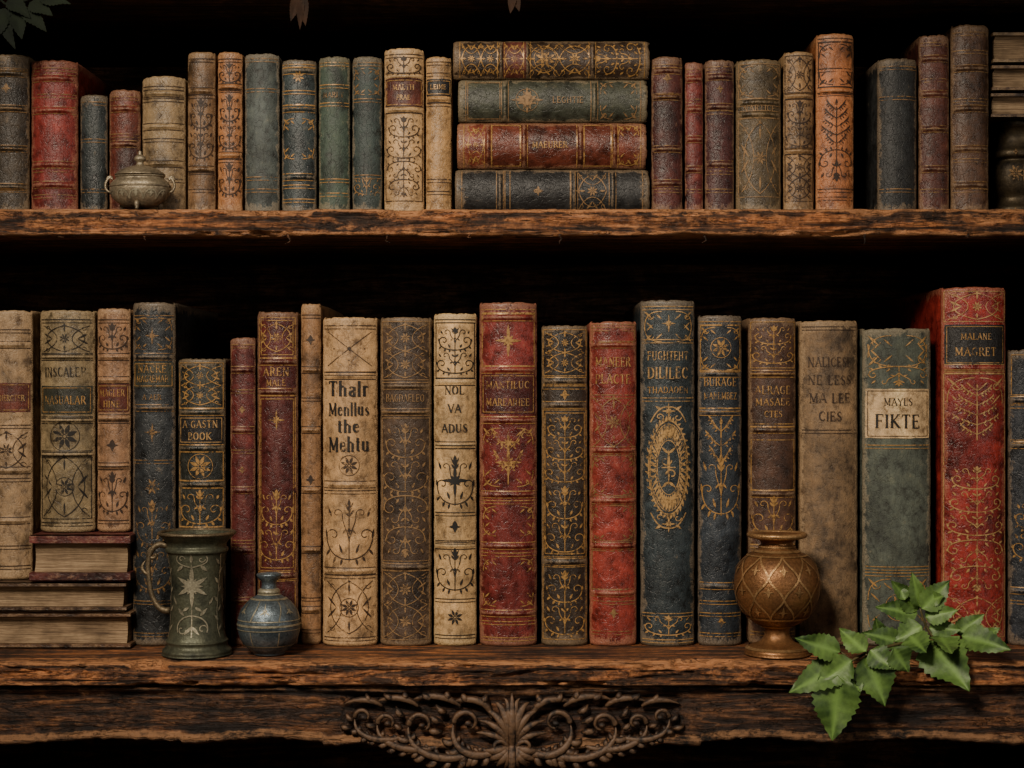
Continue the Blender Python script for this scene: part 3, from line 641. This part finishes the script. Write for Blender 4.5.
# carved ornament
class Tubes:
    def __init__(s): s.v=[];s.f=[];s.w=[]
    def tube(s,pts,rad,seg=8,flat=1.0,wv=.9):
        n=len(pts); b0=len(s.v)
        for i,p in enumerate(pts):
            p=Vector(p); a=Vector(pts[max(0,i-1)]); c=Vector(pts[min(n-1,i+1)]); t=(c-a).normalized() if (c-a).length>0 else Vector((0,0,1))
            up=Vector((0,1,0)) if abs(t.y)<.95 else Vector((1,0,0))
            s1=t.cross(up).normalized(); s2=s1.cross(t).normalized()
            r=rad[i] if isinstance(rad,(list,tuple)) else rad
            for k in range(seg):
                an=2*math.pi*k/seg; dv=s2*math.sin(an); s.v.append(p+s1*r*math.cos(an)+s2*r*flat*math.sin(an)); s.w.append(wv if dv.y<-.75 else 0)
        for i in range(n-1):
            for k in range(seg):
                a=b0+i*seg+k; b=b0+i*seg+(k+1)%seg; s.f.append((a,b,b+seg,a+seg))
        s.f.append(tuple(b0+k for k in range(seg-1,-1,-1))); s.f.append(tuple(b0+(n-1)*seg+k for k in range(seg)))
CT=Tubes(); yc=ya-.0005
def cst(pts,w,taper='leaf',lift=.0):
    pts=resamp(pts,2.0); n=len(pts); P3=[];R=[]
    for i,(a,b) in enumerate(pts):
        t=i/(n-1)
        r=w*(max(.12,math.sin(math.pi*min(1,.12+t*.88))**.7) if taper=='leaf' else (1-.72*t))
        p=P(a,b,yc); p.y-=lift+.0034*math.sin(math.pi*t); P3.append(loc(p)); R.append(r*S*.5)
    CT.tube(P3,R,12,1.0)
for q in(-1,1):
    X=lambda d:512+q*d
    def cb(a,b,c,d,w,tp='leaf',n=14,lift=0): cst([(X(x),y) for x,y in bez(a,b,c,d,n)],w,tp,lift)
    def csp(cx,cy,r,a0,turn,w,lift=0): cst([(X(x),y) for x,y in spiral(cx,cy,r,a0,turn,22)],w,'taper',lift)
    def scroll(p0,p1,p2,c,r,turn,w,lobes=6,side=1,ll=13):
        e_=(c[0]+r,c[1]); st_=bez(p0,p1,p2,e_,16)
        cst([(X(x),y) for x,y in st_],w,'leaf',.0015); csp(c[0],c[1],r,0,turn,w*.8,.0015)
        cst([(X(x),y) for x,y in [(c[0]-2.5,c[1]),(c[0]+2.5,c[1])]],6,'leaf',.003)
        for i in range(lobes):
            k=2+int(i*13/lobes); a,b=st_[k],st_[k+1]; dx,dy=b[0]-a[0],b[1]-a[1]; L=math.hypot(dx,dy) or 1; nx_,ny_=side*-dy/L,side*dx/L; tx,ty=dx/L,dy/L
            l=ll*(1-.3*abs(i-lobes/2)/lobes)
            tip=(a[0]+nx_*l+tx*l*.7,a[1]+ny_*l+ty*l*.7)
            cb(a,(a[0]+nx_*l*.5-tx*1,a[1]+ny_*l*.5),(a[0]+nx_*l*.95+tx*l*.2,a[1]+ny_*l*.95+ty*l*.2),tip,w*.8,'leaf',7,.0006)
            # inner short lobes
            l2=l*.55; tip=(a[0]-nx_*l2+tx*l2*.8,a[1]-ny_*l2+ty*l2*.8)
            cb(a,(a[0]-nx_*l2*.5,a[1]-ny_*l2*.5),(a[0]-nx_*l2*.9+tx*l2*.2,a[1]-ny_*l2*.9+ty*l2*.2),tip,w*.6,'leaf',6,.0003)
    scroll((6,744),(30,764),(66,752),(44,722),14,-5.6,9,6,1,12)
    scroll((30,748),(62,768),(110,752),(90,724),13,-5.6,9,7,1,12)
    scroll((74,746),(100,754),(140,742),(124,722),10,-5.4,8,6,1,9)
    scroll((108,736),(128,742),(160,738),(148,716),9,-5.2,7,5,1,7)
    cb((20,718),(22,700),(40,694),(60,702),8); cb((52,706),(64,694),(84,692),(100,700),7.5); cb((94,706),(104,696),(120,694),(136,702),7); cb((130,706),(138,698),(152,696),(168,704),6.5)
    for (bx,by,ex,ey,w) in((30,703,26,693,6),(44,700,50,692,6),(62,698,66,690,6),(80,698,90,692,6),(104,698,108,691,5.5),(118,698,128,693,5.5),(140,700,146,693,5),(66,712,76,704,6),(70,722,82,714,6),(70,732,84,728,6),(108,716,116,706,5.5),(110,728,118,722,5),(136,726,146,722,5),(158,720,166,712,5),(160,728,172,724,5)):
        cb((bx,by),((bx*.6+ex*.4)+2,by-2),(ex-2,ey+3),(ex,ey),w*1.15,'leaf',6,.0005)
    for k,(dx,dy,w) in enumerate(((4,48,10),(13,44,10),(22,36,9),(29,26,8),(32,14,7))):
        cb((2+k*.8,744),(dx*.2,744-dy*.6),(dx*.8,744-dy*.95),(dx+4,744-dy+2),w,'leaf',10,.002)
    for k,(dx,dy) in enumerate(((4,26),(12,24),(20,18),(27,8))):
        cb((2,744),(dx*.3,748+dy*.3),(dx,744+dy*.6),(dx+3,744+dy-2),9,'leaf',8,.002)
    csp(13,746,8,math.pi,6,6,.003)
cst([(512,748),(512,692)],10,'leaf',.003); cst([(512,742),(512,774)],10,'leaf',.003)
mkmesh('carved_ornament',CT.v,CT.f,MCV,wear=CT.w,parent=BC)
SP=Tubes()
for px in(143,288,470,705,560,865,968,60,388):
    L=random.uniform(3,10); a=P(px,234,-.047); pts=[a+Vector((random.uniform(-1,1)*S*i,0,-L*S*i/4)) for i in range(5)]
    SP.tube([loc(p) for p in pts],[.0012,.0009,.0007,.0005,.0002],6)
mkmesh('splinter_fringe',SP.v,SP.f,MAP,wear=[0]*len(SP.v),parent=BC)
# ------------------------------------------------------------ room shell
def st(o): o['kind']='structure'; o.parent=None; return o
mw,nt,b,_=newmat('dark_plaster'); vv=coords(nt); nt.links.new(ramp(nt,noi(nt,vv,3,5),[(.3,(.03,.025,.02)),(.7,(.06,.05,.04))]),b.inputs['Base Color']); b.inputs['Roughness'].default_value=.9
st(box('wall_back',-3,3,.32,.42,0,2.8,mw,None,False)); st(box('floor',-3,3,-4,.42,-.1,0,MBK,None,False))
# ------------------------------------------------------------ lathe vessels
def lathe(name,prof,mat,parent,seg=72,wob=0,squash=1):
    vs=[];fs=[];n=len(prof)
    for k in range(seg):
        a=2*math.pi*k/seg
        for r,z in prof:
            rr=r*(1+wob*noise.noise(Vector((math.cos(a)*2,math.sin(a)*2,z*60))))
            vs.append((rr*math.cos(a),rr*math.sin(a)*squash,z))
    for k in range(seg):
        for i in range(n-1):
            a=k*n+i; b=((k+1)%seg)*n+i; fs.append((a,b,b+1,a+1))
    return mkmesh(name,vs,fs,mat,parent=parent)
def smooth_prof(pts,n=5):
    o=[]
    for i in range(len(pts)-1):
        p0=pts[max(0,i-1)];p1=pts[i];p2=pts[i+1];p3=pts[min(len(pts)-1,i+2)]
        for k in range(n):
            t=k/n; f=lambda a,b,c,d:.5*((2*b)+(-a+c)*t+(2*a-5*b+4*c-d)*t*t+(-a+3*b-3*c+d)*t**3)
            o.append((max(0,f(p0[0],p1[0],p2[0],p3[0])),max(0,f(p0[1],p1[1],p2[1],p3[1]))))
    o.append(pts[-1]); return o
def rmap(prof,rref):
    pr=[p for p in prof]
    def r_at(z):
        best=pr[0][0]
        for (r0,za),(r1,zb_) in zip(pr[:-1],pr[1:]):
            if min(za,zb_)<=z<=max(za,zb_) and abs(zb_-za)>1e-9:
                return r0+(r1-r0)*(z-za)/(zb_-za)
        return best
    def mf(a,v,off):
        z=v*S; r=r_at(z)+off; an=a/rref-math.pi/2
        return Vector((r*math.cos(an),r*math.sin(an),z))
    return mf
UP=.0006
yv=-.046; kv=(D+yv)/D
e=empty('tankard',Vector((P(197,0,yv).x,yv,ZL+UP)),'dark pewter tankard with engraved silver stars and curved handle beside books','tankard')
mpew=metal((46,50,42),(108,110,90),.36,.55,50,name='dark_pewter'); msil=metal((110,106,90),(190,182,156),.34,.6,80,name='worn_silver'); mhan=metal((66,58,46),(140,124,98),.36,.65,80,name='dark_brass')
q=kv
tp=smooth_prof([(0,0),(32,0),(34,2),(34,5),(31,8),(30,11),(31,14),(29,17),(26.5,30),(25.5,50),(26,75),(28,95),(29,101),(31,103),(31,106),(29,108),(30,112),(34,116),(37,119),(37.5,120.5),(36,121.5),(33,118),(29,112),(26,100),(23.5,60),(24,20),(0,14)],4)
tp=[(r*S*q,z*S*q) for r,z in tp]
b_=lathe('body',tp,mpew,e,wob=.01)
outerp=[p for p in tp[:tp.index(max(tp,key=lambda p:p[1]))]]
B=Buf(); mf=rmap(outerp,27*q); O=Orn(mf,26,B,msil,.0006); O.k=.95
for a in(-56,0,56):
    O.star(68,17,a,12); O.star(68,11,a,8); O.rosette(68,5,a,8)
    for s_ in(-1,1):
        O.st(bez((a,40),(a+s_*10,40),(a+s_*18,32),(a+s_*14,24)),1.4); O.st(spiral(a+s_*10,27,5,0,5*s_),1.1)
        O.st(bez((a,86),(a+s_*8,88),(a+s_*18,90),(a+s_*13,97)),1.3); O.st(spiral(a+s_*9,94,3.5,0,-5*s_,10),1); O.st([(a+s_*8,88),(a+s_*15,82)],3.4,True); O.st([(a+s_*8,40),(a+s_*15,47)],3.4,True)
        O.st([(a+s_*3,48),(a+s_*10,44)],3,True); O.st([(a,30),(a+s_*7,22)],3,True); O.st([(a+s_*17,50),(a+s_*22,58)],2.6,True)
    O.st([(a,20),(a,46)],1.3); O.st([(a,90),(a,99)],3,True)
    O.st(bez((a+28,18),(a+22,45),(a+34,75),(a+28,98)),1.2)
    for vv_ in range(25,95,9): O.st([(a+28,vv_),(a+23 if (vv_//9)%2 else a+33,vv_+6)],3.0,True)
B.make('engraving',e)
T=Tubes()
hp=bez((-27,108),(-44,116),(-50,98),(-47,78),12)+bez((-47,78),(-46,60),(-40,42),(-26,44),12)[1:]
T.tube([Vector((a*S*q,-.004,b*S*q)) for a,b in hp],[ (3.6-1.3*math.sin(math.pi*i/(len(hp)-1)))*S for i in range(len(hp))],10)
sp=spiral(-42,100,7,math.pi*.5,5,16); T.tube([Vector((a*S*q,-.004,b*S*q)) for a,b in sp],[1.9*S]*len(sp),8)
T.tube([Vector((a*S*q,-.004,b*S*q)) for a,b in bez((-47,80),(-54,82),(-56,88),(-50,94),8)],[2.2*S,2.1*S,2*S,1.9*S,1.8*S,1.6*S,1.3*S,1*S,.6*S],8)
mkmesh('handle',T.v,T.f,mhan,parent=e)
lathe('rim',[(r*S*q,z*S*q) for r,z in smooth_prof([(36,119),(38.5,120),(39,121.5),(37.5,123),(35,122),(35,120),(36,119)],3)],mhan,e)
# round bottle
e=empty('bottle',Vector((P(269,0,yv).x,yv,ZL+UP)),'small round silver blue metal bottle with engraved bands','bottle')
mblu=metal((54,66,74),(136,150,158),.25,.7,55,name='blued_silver')
bp=smooth_prof([(0,0),(14,0),(16,2),(22,7),(28,15),(31,25),(31,34),(28,44),(21,53),(12,59),(8.5,62),(7.5,67),(7.5,72),(11,76),(12.5,79),(11.5,80.5),(8,79),(6,74),(6,60),(0,56)],4)
bp=[(r*S*q,z*S*q) for r,z in bp]; lathe('body',bp,mblu,e)
B=Buf(); op=bp[:next(i for i,p in enumerate(bp) if p[1]>78*S*q)]; mf=rmap(op,31*q); O=Orn(mf,26,B,msil,.0005); 
def circ(v,w): O.st([(a,v) for a in range(-98,99,4)],w)
circ(30,2.2);circ(34.5,1);circ(25.5,1);circ(10,1.4);circ(54,1.6);circ(58,1.2)
for a in range(-98,98,28):
    O.st(bez((a,35),(a+2,42),(a+6,48),(a+4,53)),1.3); O.st([(a,24),(a,11)],1.3); O.star(44,6,a+14,6)
B.make('engraving',e)
lathe('neck_ring',[(r*S*q,z*S*q) for r,z in smooth_prof([(8,60),(10.5,61),(11,63),(9.5,65),(7.5,65.5),(8,60)],3)],msil,e)
# copper vase
e=empty('vase',Vector((P(777,0,yv).x,yv,ZL+UP)),'round copper footed vase with netted ornament beside books','vase')
mcop=metal((88,58,36),(164,118,76),.33,.65,45,name='aged_copper'); mbr=metal((130,98,62),(210,168,118),.3,.7,70,name='worn_brass')
vp=smooth_prof([(0,0),(30,0),(32,2),(31,6),(26,9),(18,12),(13,18),(12.5,24),(15,28),(24,32),(34,42),(41,56),(43,72),(40,86),(32,97),(22,103),(17,108),(16,112),(20,115),(27,117.5),(28,119),(26,120),(20,118),(13,112),(14,106),(28,94),(37,76),(36,58),(0,38)],4)
vp=[(r*S*q,z*S*q) for r,z in vp]; lathe('body',vp,mcop,e,wob=.012)
B=Buf(); op=vp[:next(i for i,p in enumerate(vp) if p[1]>116*S*q)]; mf=rmap(op,42*q); O=Orn(mf,26,B,mbr,.0009)
def circ(v,w): O.st([(a,v) for a in range(-132,133,4)],w)
circ(100,2.2);circ(96,1.2);circ(36,2);circ(104,1.5);circ(27,2);circ(7,2.2)
n=9; W=2*math.pi*42*q/n
for i in range(n):
    a=-math.pi*42*q+W*i
    for r in range(3):
        v=37+r*20; s_=(r%2)*W/2
        O.st(bez((a+s_,v),(a+s_+W*.1,v+9),(a+s_+W*.4,v+12),(a+s_+W/2,v+20)),2.0); O.st(bez((a+s_+W,v),(a+s_+W*.9,v+9),(a+s_+W*.6,v+12),(a+s_+W/2,v+20)),2.0)
        O.st([(a+s_+W/2,v+2),(a+s_+W/2,v+13)],3.4,True); O.st([(a+s_+W/2-5,v+7),(a+s_+W/2+5,v+7)],2.2,True)
B.make('net_ornament',e)
lathe('rim',[(r*S*q,z*S*q) for r,z in smooth_prof([(26,116),(29,117),(30,119.5),(28,121.5),(25,120),(25,117),(26,116)],3)],mbr,e)
# upper pot
yu=-.026; q2=(D+yu)/D
e=empty('incense_pot',Vector((P(140,0,yu).x,yu,ZU+UP)),'small squat tarnished silvery bronze lidded pot in front of books','pot')
mtb=metal((80,72,60),(172,158,132),.33,.6,60,name='tarnished_bronze')
cp=smooth_prof([(0,3),(10,3),(18,5),(26,11),(30,20),(29,27),(24,32),(25,34),(22,36),(0,36)],4); cp=[(r*S*q2,z*S*q2) for r,z in cp]
lathe('body',cp,mtb,e,squash=.62)
lathe('lid',[(r*S*q2,z*S*q2) for r,z in smooth_prof([(0,34),(23,35),(24,37),(18,41),(10,44),(5,45),(3.5,48),(6,51),(5,54),(2,56),(1.5,59),(0,60)],4)],mtb,e,squash=.7)
T=Tubes()
for s_ in(-1,1):
    pts=bez((28*s_,18),(36*s_,18),(37*s_,28),(30*s_,33),8)+spiral(31*s_,31,4,0,4,6); T.tube([Vector((a*S*q2,-.0,b*S*q2)) for a,b in pts],1.3*S,8)
T.tube([Vector((S*q2*30*math.cos(a*.2618),.62*S*q2*30*math.sin(a*.2618),24*S*q2)) for a in range(25)],1.1*S,6)
mkmesh('handle',T.v,T.f,mtb,parent=e)
T=Tubes()
for a in(30,150,270):
    ca,sa=math.cos(math.radians(a)),math.sin(math.radians(a)); T.tube([Vector((r*S*ca,r*S*sa*.62,z*S)) for r,z in((18,8),(22,5),(21,2),(24,.3))],[3.2*S,2.8*S,2*S,1.6*S],8)
mkmesh('feet',T.v,T.f,mtb,parent=e)
B=Buf(); mf0=rmap(cp,30*q2); mfs=lambda a,v,o:(lambda p:Vector((p.x,p.y*.62-.0001,p.z)))(mf0(a,v,o)); O=Orn(mfs,26,B,msil,.0006)
for a in range(-45,46,15): O.st(bez((a-7,10),(a-7,22),(a+7,22),(a+7,10)),1.3); O.dia(16,3.5,a)
B.make('engraving',e)
# ------ dark casket + books at the end of the upper shelf
e=empty('casket',Vector(((1046-512)*S,.05,ZU+UP)),'dark ornate metal casket with moulded bands under stacked books','box')
mdk=metal((34,29,24),(96,84,64),.4,.6,70,name='dark_bronze')
cs=[(40,0),(42,3),(42,8),(38,12),(36,18),(40,26),(42,36),(41,48),(37,54),(41,57),(41,62),(37,66),(34,74),(36,82),(40,86),(40,90),(0,90)]
def sq(prof,mat,name,p,ht):
    vs=[];fs=[];seg=48;n=len(prof)
    for k in range(seg):
        a=2*math.pi*k/seg; c,s_=math.cos(a),math.sin(a); g=(abs(c)**6+abs(s_)**6)**(-1/6)
        for r,z in prof: vs.append((r*S*g*c,r*S*g*s_*1.2,z*ht))
    for k in range(seg):
        for i in range(n-1): a=k*n+i; b=((k+1)%seg)*n+i; fs.append((a,b,b+1,a+1))
    fs.append(tuple(k*n for k in range(seg-1,-1,-1)))
    return mkmesh(name,vs,fs,mat,parent=p)
ztop=P(0,118).z; hh=(ztop-ZU-UP)/90
sq(smooth_prof(cs[:-1],4)+[(0,90)],mdk,'body',e,hh)
B=Buf()
def cm(a,v,off): return Vector((a*S,-42*S*1.2-off-.0006,v*hh))
O=Orn(cm,36,B,'dull',.0006)
for a in(-27,-9,9,27): O.rosette(40,8,a); O.dia(5,3,a); O.dia(60,3,a)
for a in(-18,0,18): O.st([(a,30),(a,50)],3,True)
B.make('relief_ornament',e)
GR='old books stacked on the casket'
zz=[ztop,P(0,91).z,P(0,63).z,P(0,30).z]
for i,(c,l) in enumerate((((70,50,36),'brown leather book lying flat on the casket, cream pages showing'),((88,64,44),'tan brown book lying flat between two others'),((120,98,70),'pale worn book lying flat on top of the stack'))):
    flat(991+i,1090-i*2,zz[i]+.0001,zz[i+1],LE(c,wearamt=.5),l,.003,.1,GR)
# ------------------------------------------------------------ ivy
def leafmat(a,b_,rough=.5):
    m,nt,b,o=newmat('ivy_leaf'); v=coords(nt)
    n=noi(nt,v,45,4); f=noi(nt,v,400,4)
    c=ramp(nt,n,[(.34,lin(a)),(.66,lin(b_))]); c=mixc(nt,.4,c,ramp(nt,f,[(.3,(.6,.6,.6)),(.7,(1.2,1.2,1.2))]),'MULTIPLY')
    at=N(nt,'ShaderNodeAttribute',attribute_name='wear')
    c=mixc(nt,mathn(nt,'MULTIPLY',at.outputs['Fac'],.55),c,sc(lin(b_),1.8))
    nt.links.new(c,b.inputs['Base Color']); b.inputs['Roughness'].default_value=rough
    bump(nt,b,f,.3,.0008); return m
MLF=leafmat((40,66,28),(96,126,60)); MLFSHADE=leafmat((10,20,8),(24,36,16),.9); MST=leafmat((62,60,34),(104,92,54)); MDRY=leafmat((30,19,11),(58,36,20),.9)  # second leaf material is a darker copy, shade at the top put into its colour
WL=[]
def leafgeo(vs,fs,base,tip,width,twist,curl,n=18):
    d=(tip-base); L=d.length; d.normalize(); nrm=Vector((twist*.6,-1,.35)).normalized(); sd=d.cross(nrm).normalized(); nn=sd.cross(d).normalized()
    if nn.y>0: nn=-nn
    b0=len(vs); cols=(-1,-.66,-.33,-.06,.06,.33,.66,1)
    for i in range(n+1):
        t=i/n; w=width*.5*(math.sin(math.pi*t**.60)**.85)*(1-.28*t)
        if 1<i<n-1: w*=(1.09 if i%2==1 else .94)
        for c in cols:
            fold=abs(c)*w*.24; vein=.00035*math.cos((t*n-abs(c)*2.0)*math.pi) *(1-abs(c)*.3) if 0<i<n else 0
            wav=.06*width*math.sin(t*9+c*2+width*900)*abs(c)
            vs.append(base+d*(L*t+abs(c)*w*.14*(1 if i<n else 0))+sd*(c*w)+nn*(fold+vein+wav-curl*L*(t*t)))
            WL.append(1.0 if abs(c)<.1 else (0.25 if i%3==0 else .0))
    m=len(cols)
    for i in range(n):
        for k in range(m-1): a=b0+i*m+k; fs.append((a,a+1,a+m+1,a+m))
e=empty('ivy_sprig',Vector((P(940,0,-.07).x,-.07,ZL)),'fresh green leafy vine sprig trailing over the shelf edge','plant')
el=e.location
def yy(py,px): return -.095 if (py>646 or px<830) else -.062
LV=[(918,610,890,580,22),(920,607,913,573,17),(922,609,950,580,24),(917,614,878,606,22),(925,617,958,610,20),(922,626,894,642,26),(929,628,962,630,19),(932,641,966,686,46),(962,636,1010,648,27),(957,634,984,614,19),(900,642,864,632,21),(893,648,908,672,25),(866,655,887,706,39),(866,652,840,630,21),(852,660,816,686,28),(846,662,788,694,31),(840,652,793,638,24),(838,675,832,740,42),(882,644,874,616,17),(940,636,952,657,26),(910,636,928,656,26),(870,650,893,670,24),(978,640,1000,628,15),(905,600,898,584,12),(848,668,860,694,20),(930,600,944,596,14)]
vs=[];fs=[];T=Tubes()
for i,(bx,by,tx,ty,w) in enumerate(LV):
    yb=yy(by,bx)-.004*(i%3); yt=yy(ty,tx)-.004*((i+1)%3)-.004
    b=P(bx,by,yb)-el; t=P(tx,ty,yt)-el
    leafgeo(vs,fs,b,t,w*S*1.1,random.uniform(-.6,.6),random.uniform(-.1,.15))
mkmesh('foliage',vs,fs,MLF,parent=e,wear=WL)
def stem(pl,r=.0011):
    pts=[]
    for i in range(len(pl)-1):
        for k in range(4):
            t=k/4; pts.append(pl[i].lerp(pl[i+1],t))
    pts.append(pl[-1])
    for _ in range(3): pts=[pts[0]]+[(pts[i-1]+pts[i]*2+pts[i+1])/4 for i in range(1,len(pts)-1)]+[pts[-1]]
    T.tube([p-el for p in pts],[r*(1-.4*i/len(pts)) for i in range(len(pts))],7)
stem([P(1000,650,-.06),P(965,637,-.06),P(935,640,-.064),P(905,642,-.068),P(870,651,-.087),P(848,662,-.096),P(839,676,-.098)],.0015)
stem([P(935,640,-.064),P(925,625,-.064),P(920,608,-.064)])
stem([P(870,651,-.087),P(866,655,-.097)]); stem([P(848,662,-.096),P(846,655,-.098),P(840,652,-.097)])
stem([P(900,642,-.068),P(884,644,-.066)])
mkmesh('stem',T.v,T.f,MST,parent=e)
e=empty('ivy_sprig',P(10,-12,-.045),'shadowed dark ivy leaves trailing from the top board','plant'); el=e.location
vs=[];fs=[];T=Tubes()
for i,(bx,by,tx,ty,w) in enumerate(((5,8,-6,40,20),(14,6,22,38,20),(30,2,52,14,18),(24,8,46,30,18),(40,-2,70,2,16),(8,0,30,16,18),(0,14,14,48,15))):
    leafgeo(vs,fs,P(bx,by,-.04)-el,P(tx,ty,-.046)-el,w*S,random.uniform(-.6,.6),.1)
mkmesh('foliage',vs,fs,MLFSHADE,parent=e)
stem([P(-8,-12,-.04),P(5,6,-.04),P(16,4,-.04),P(30,-1,-.04),P(44,-4,-.04)]); mkmesh('stem',T.v,T.f,MLFSHADE,parent=e)
for (x,L,ws) in((300,26,((-9,20,12),(6,24,12),(0,28,9))),(514,10,((-4,12,9),(5,10,9)))):
    e=empty('dried_leaf_cluster',P(x,-10,-.04),'small withered brown leaves hanging from the top board','dried leaves'); el=e.location
    vs=[];fs=[];T=Tubes()
    for dx,ey,w in ws: leafgeo(vs,fs,P(x+dx*.2,-4,-.04)-el,P(x+dx,ey,-.044)-el,w*S,random.uniform(-.8,.8),.2)
    mkmesh('foliage',vs,fs,MDRY,parent=e); stem([P(x,-12,-.04),P(x+1,-6,-.04),P(x,0,-.041)]); mkmesh('stem',T.v,T.f,MDRY,parent=e)
# ------------------------------------------------------------ camera, light
cam=bpy.data.cameras.new('camera'); cam.sensor_width=36; cam.lens=36*D/(1024*S); cam.clip_start=.05
co=bpy.data.objects.new('camera',cam); co.location=(0,-D,Z0); co.rotation_euler=(math.pi/2,0,0); C.objects.link(co); bpy.context.scene.camera=co
def aim(o,loc_,tgt):
    o.location=loc_; o.rotation_euler=(Vector(tgt)-Vector(loc_)).to_track_quat('-Z','Y').to_euler(); C.objects.link(o)
def area(loc_,tgt,size,en,col):
    l=bpy.data.lights.new('key_fill_lamp','AREA'); l.size=size; l.energy=en; l.color=col; aim(bpy.data.objects.new('key_fill_light',l),loc_,tgt)
area((-.65,-1.3,Z0+.95),(0,0,Z0-.1),.45,13,(1,.88,.73))
area((1.2,-1.3,Z0+.2),(.1,0,Z0),.4,3.0,(1,.93,.85))  # weak fill light added from the right, no actual lamp there
l=bpy.data.lights.new('key_fill_lamp','SPOT'); l.energy=84; l.color=(1,.86,.69); l.spot_size=math.radians(44); l.spot_blend=1; l.shadow_soft_size=.12  # added spot, soft cone shaped so the corners fall darker
aim(bpy.data.objects.new('key_fill_light',l),(-.42,-1.4,Z0+.78),(.02,0,Z0-.10))
w=bpy.data.worlds.new('World'); bpy.context.scene.world=w; w.use_nodes=True
w.node_tree.nodes['Background'].inputs[0].default_value=(.52,.44,.34,1); w.node_tree.nodes['Background'].inputs[1].default_value=.11
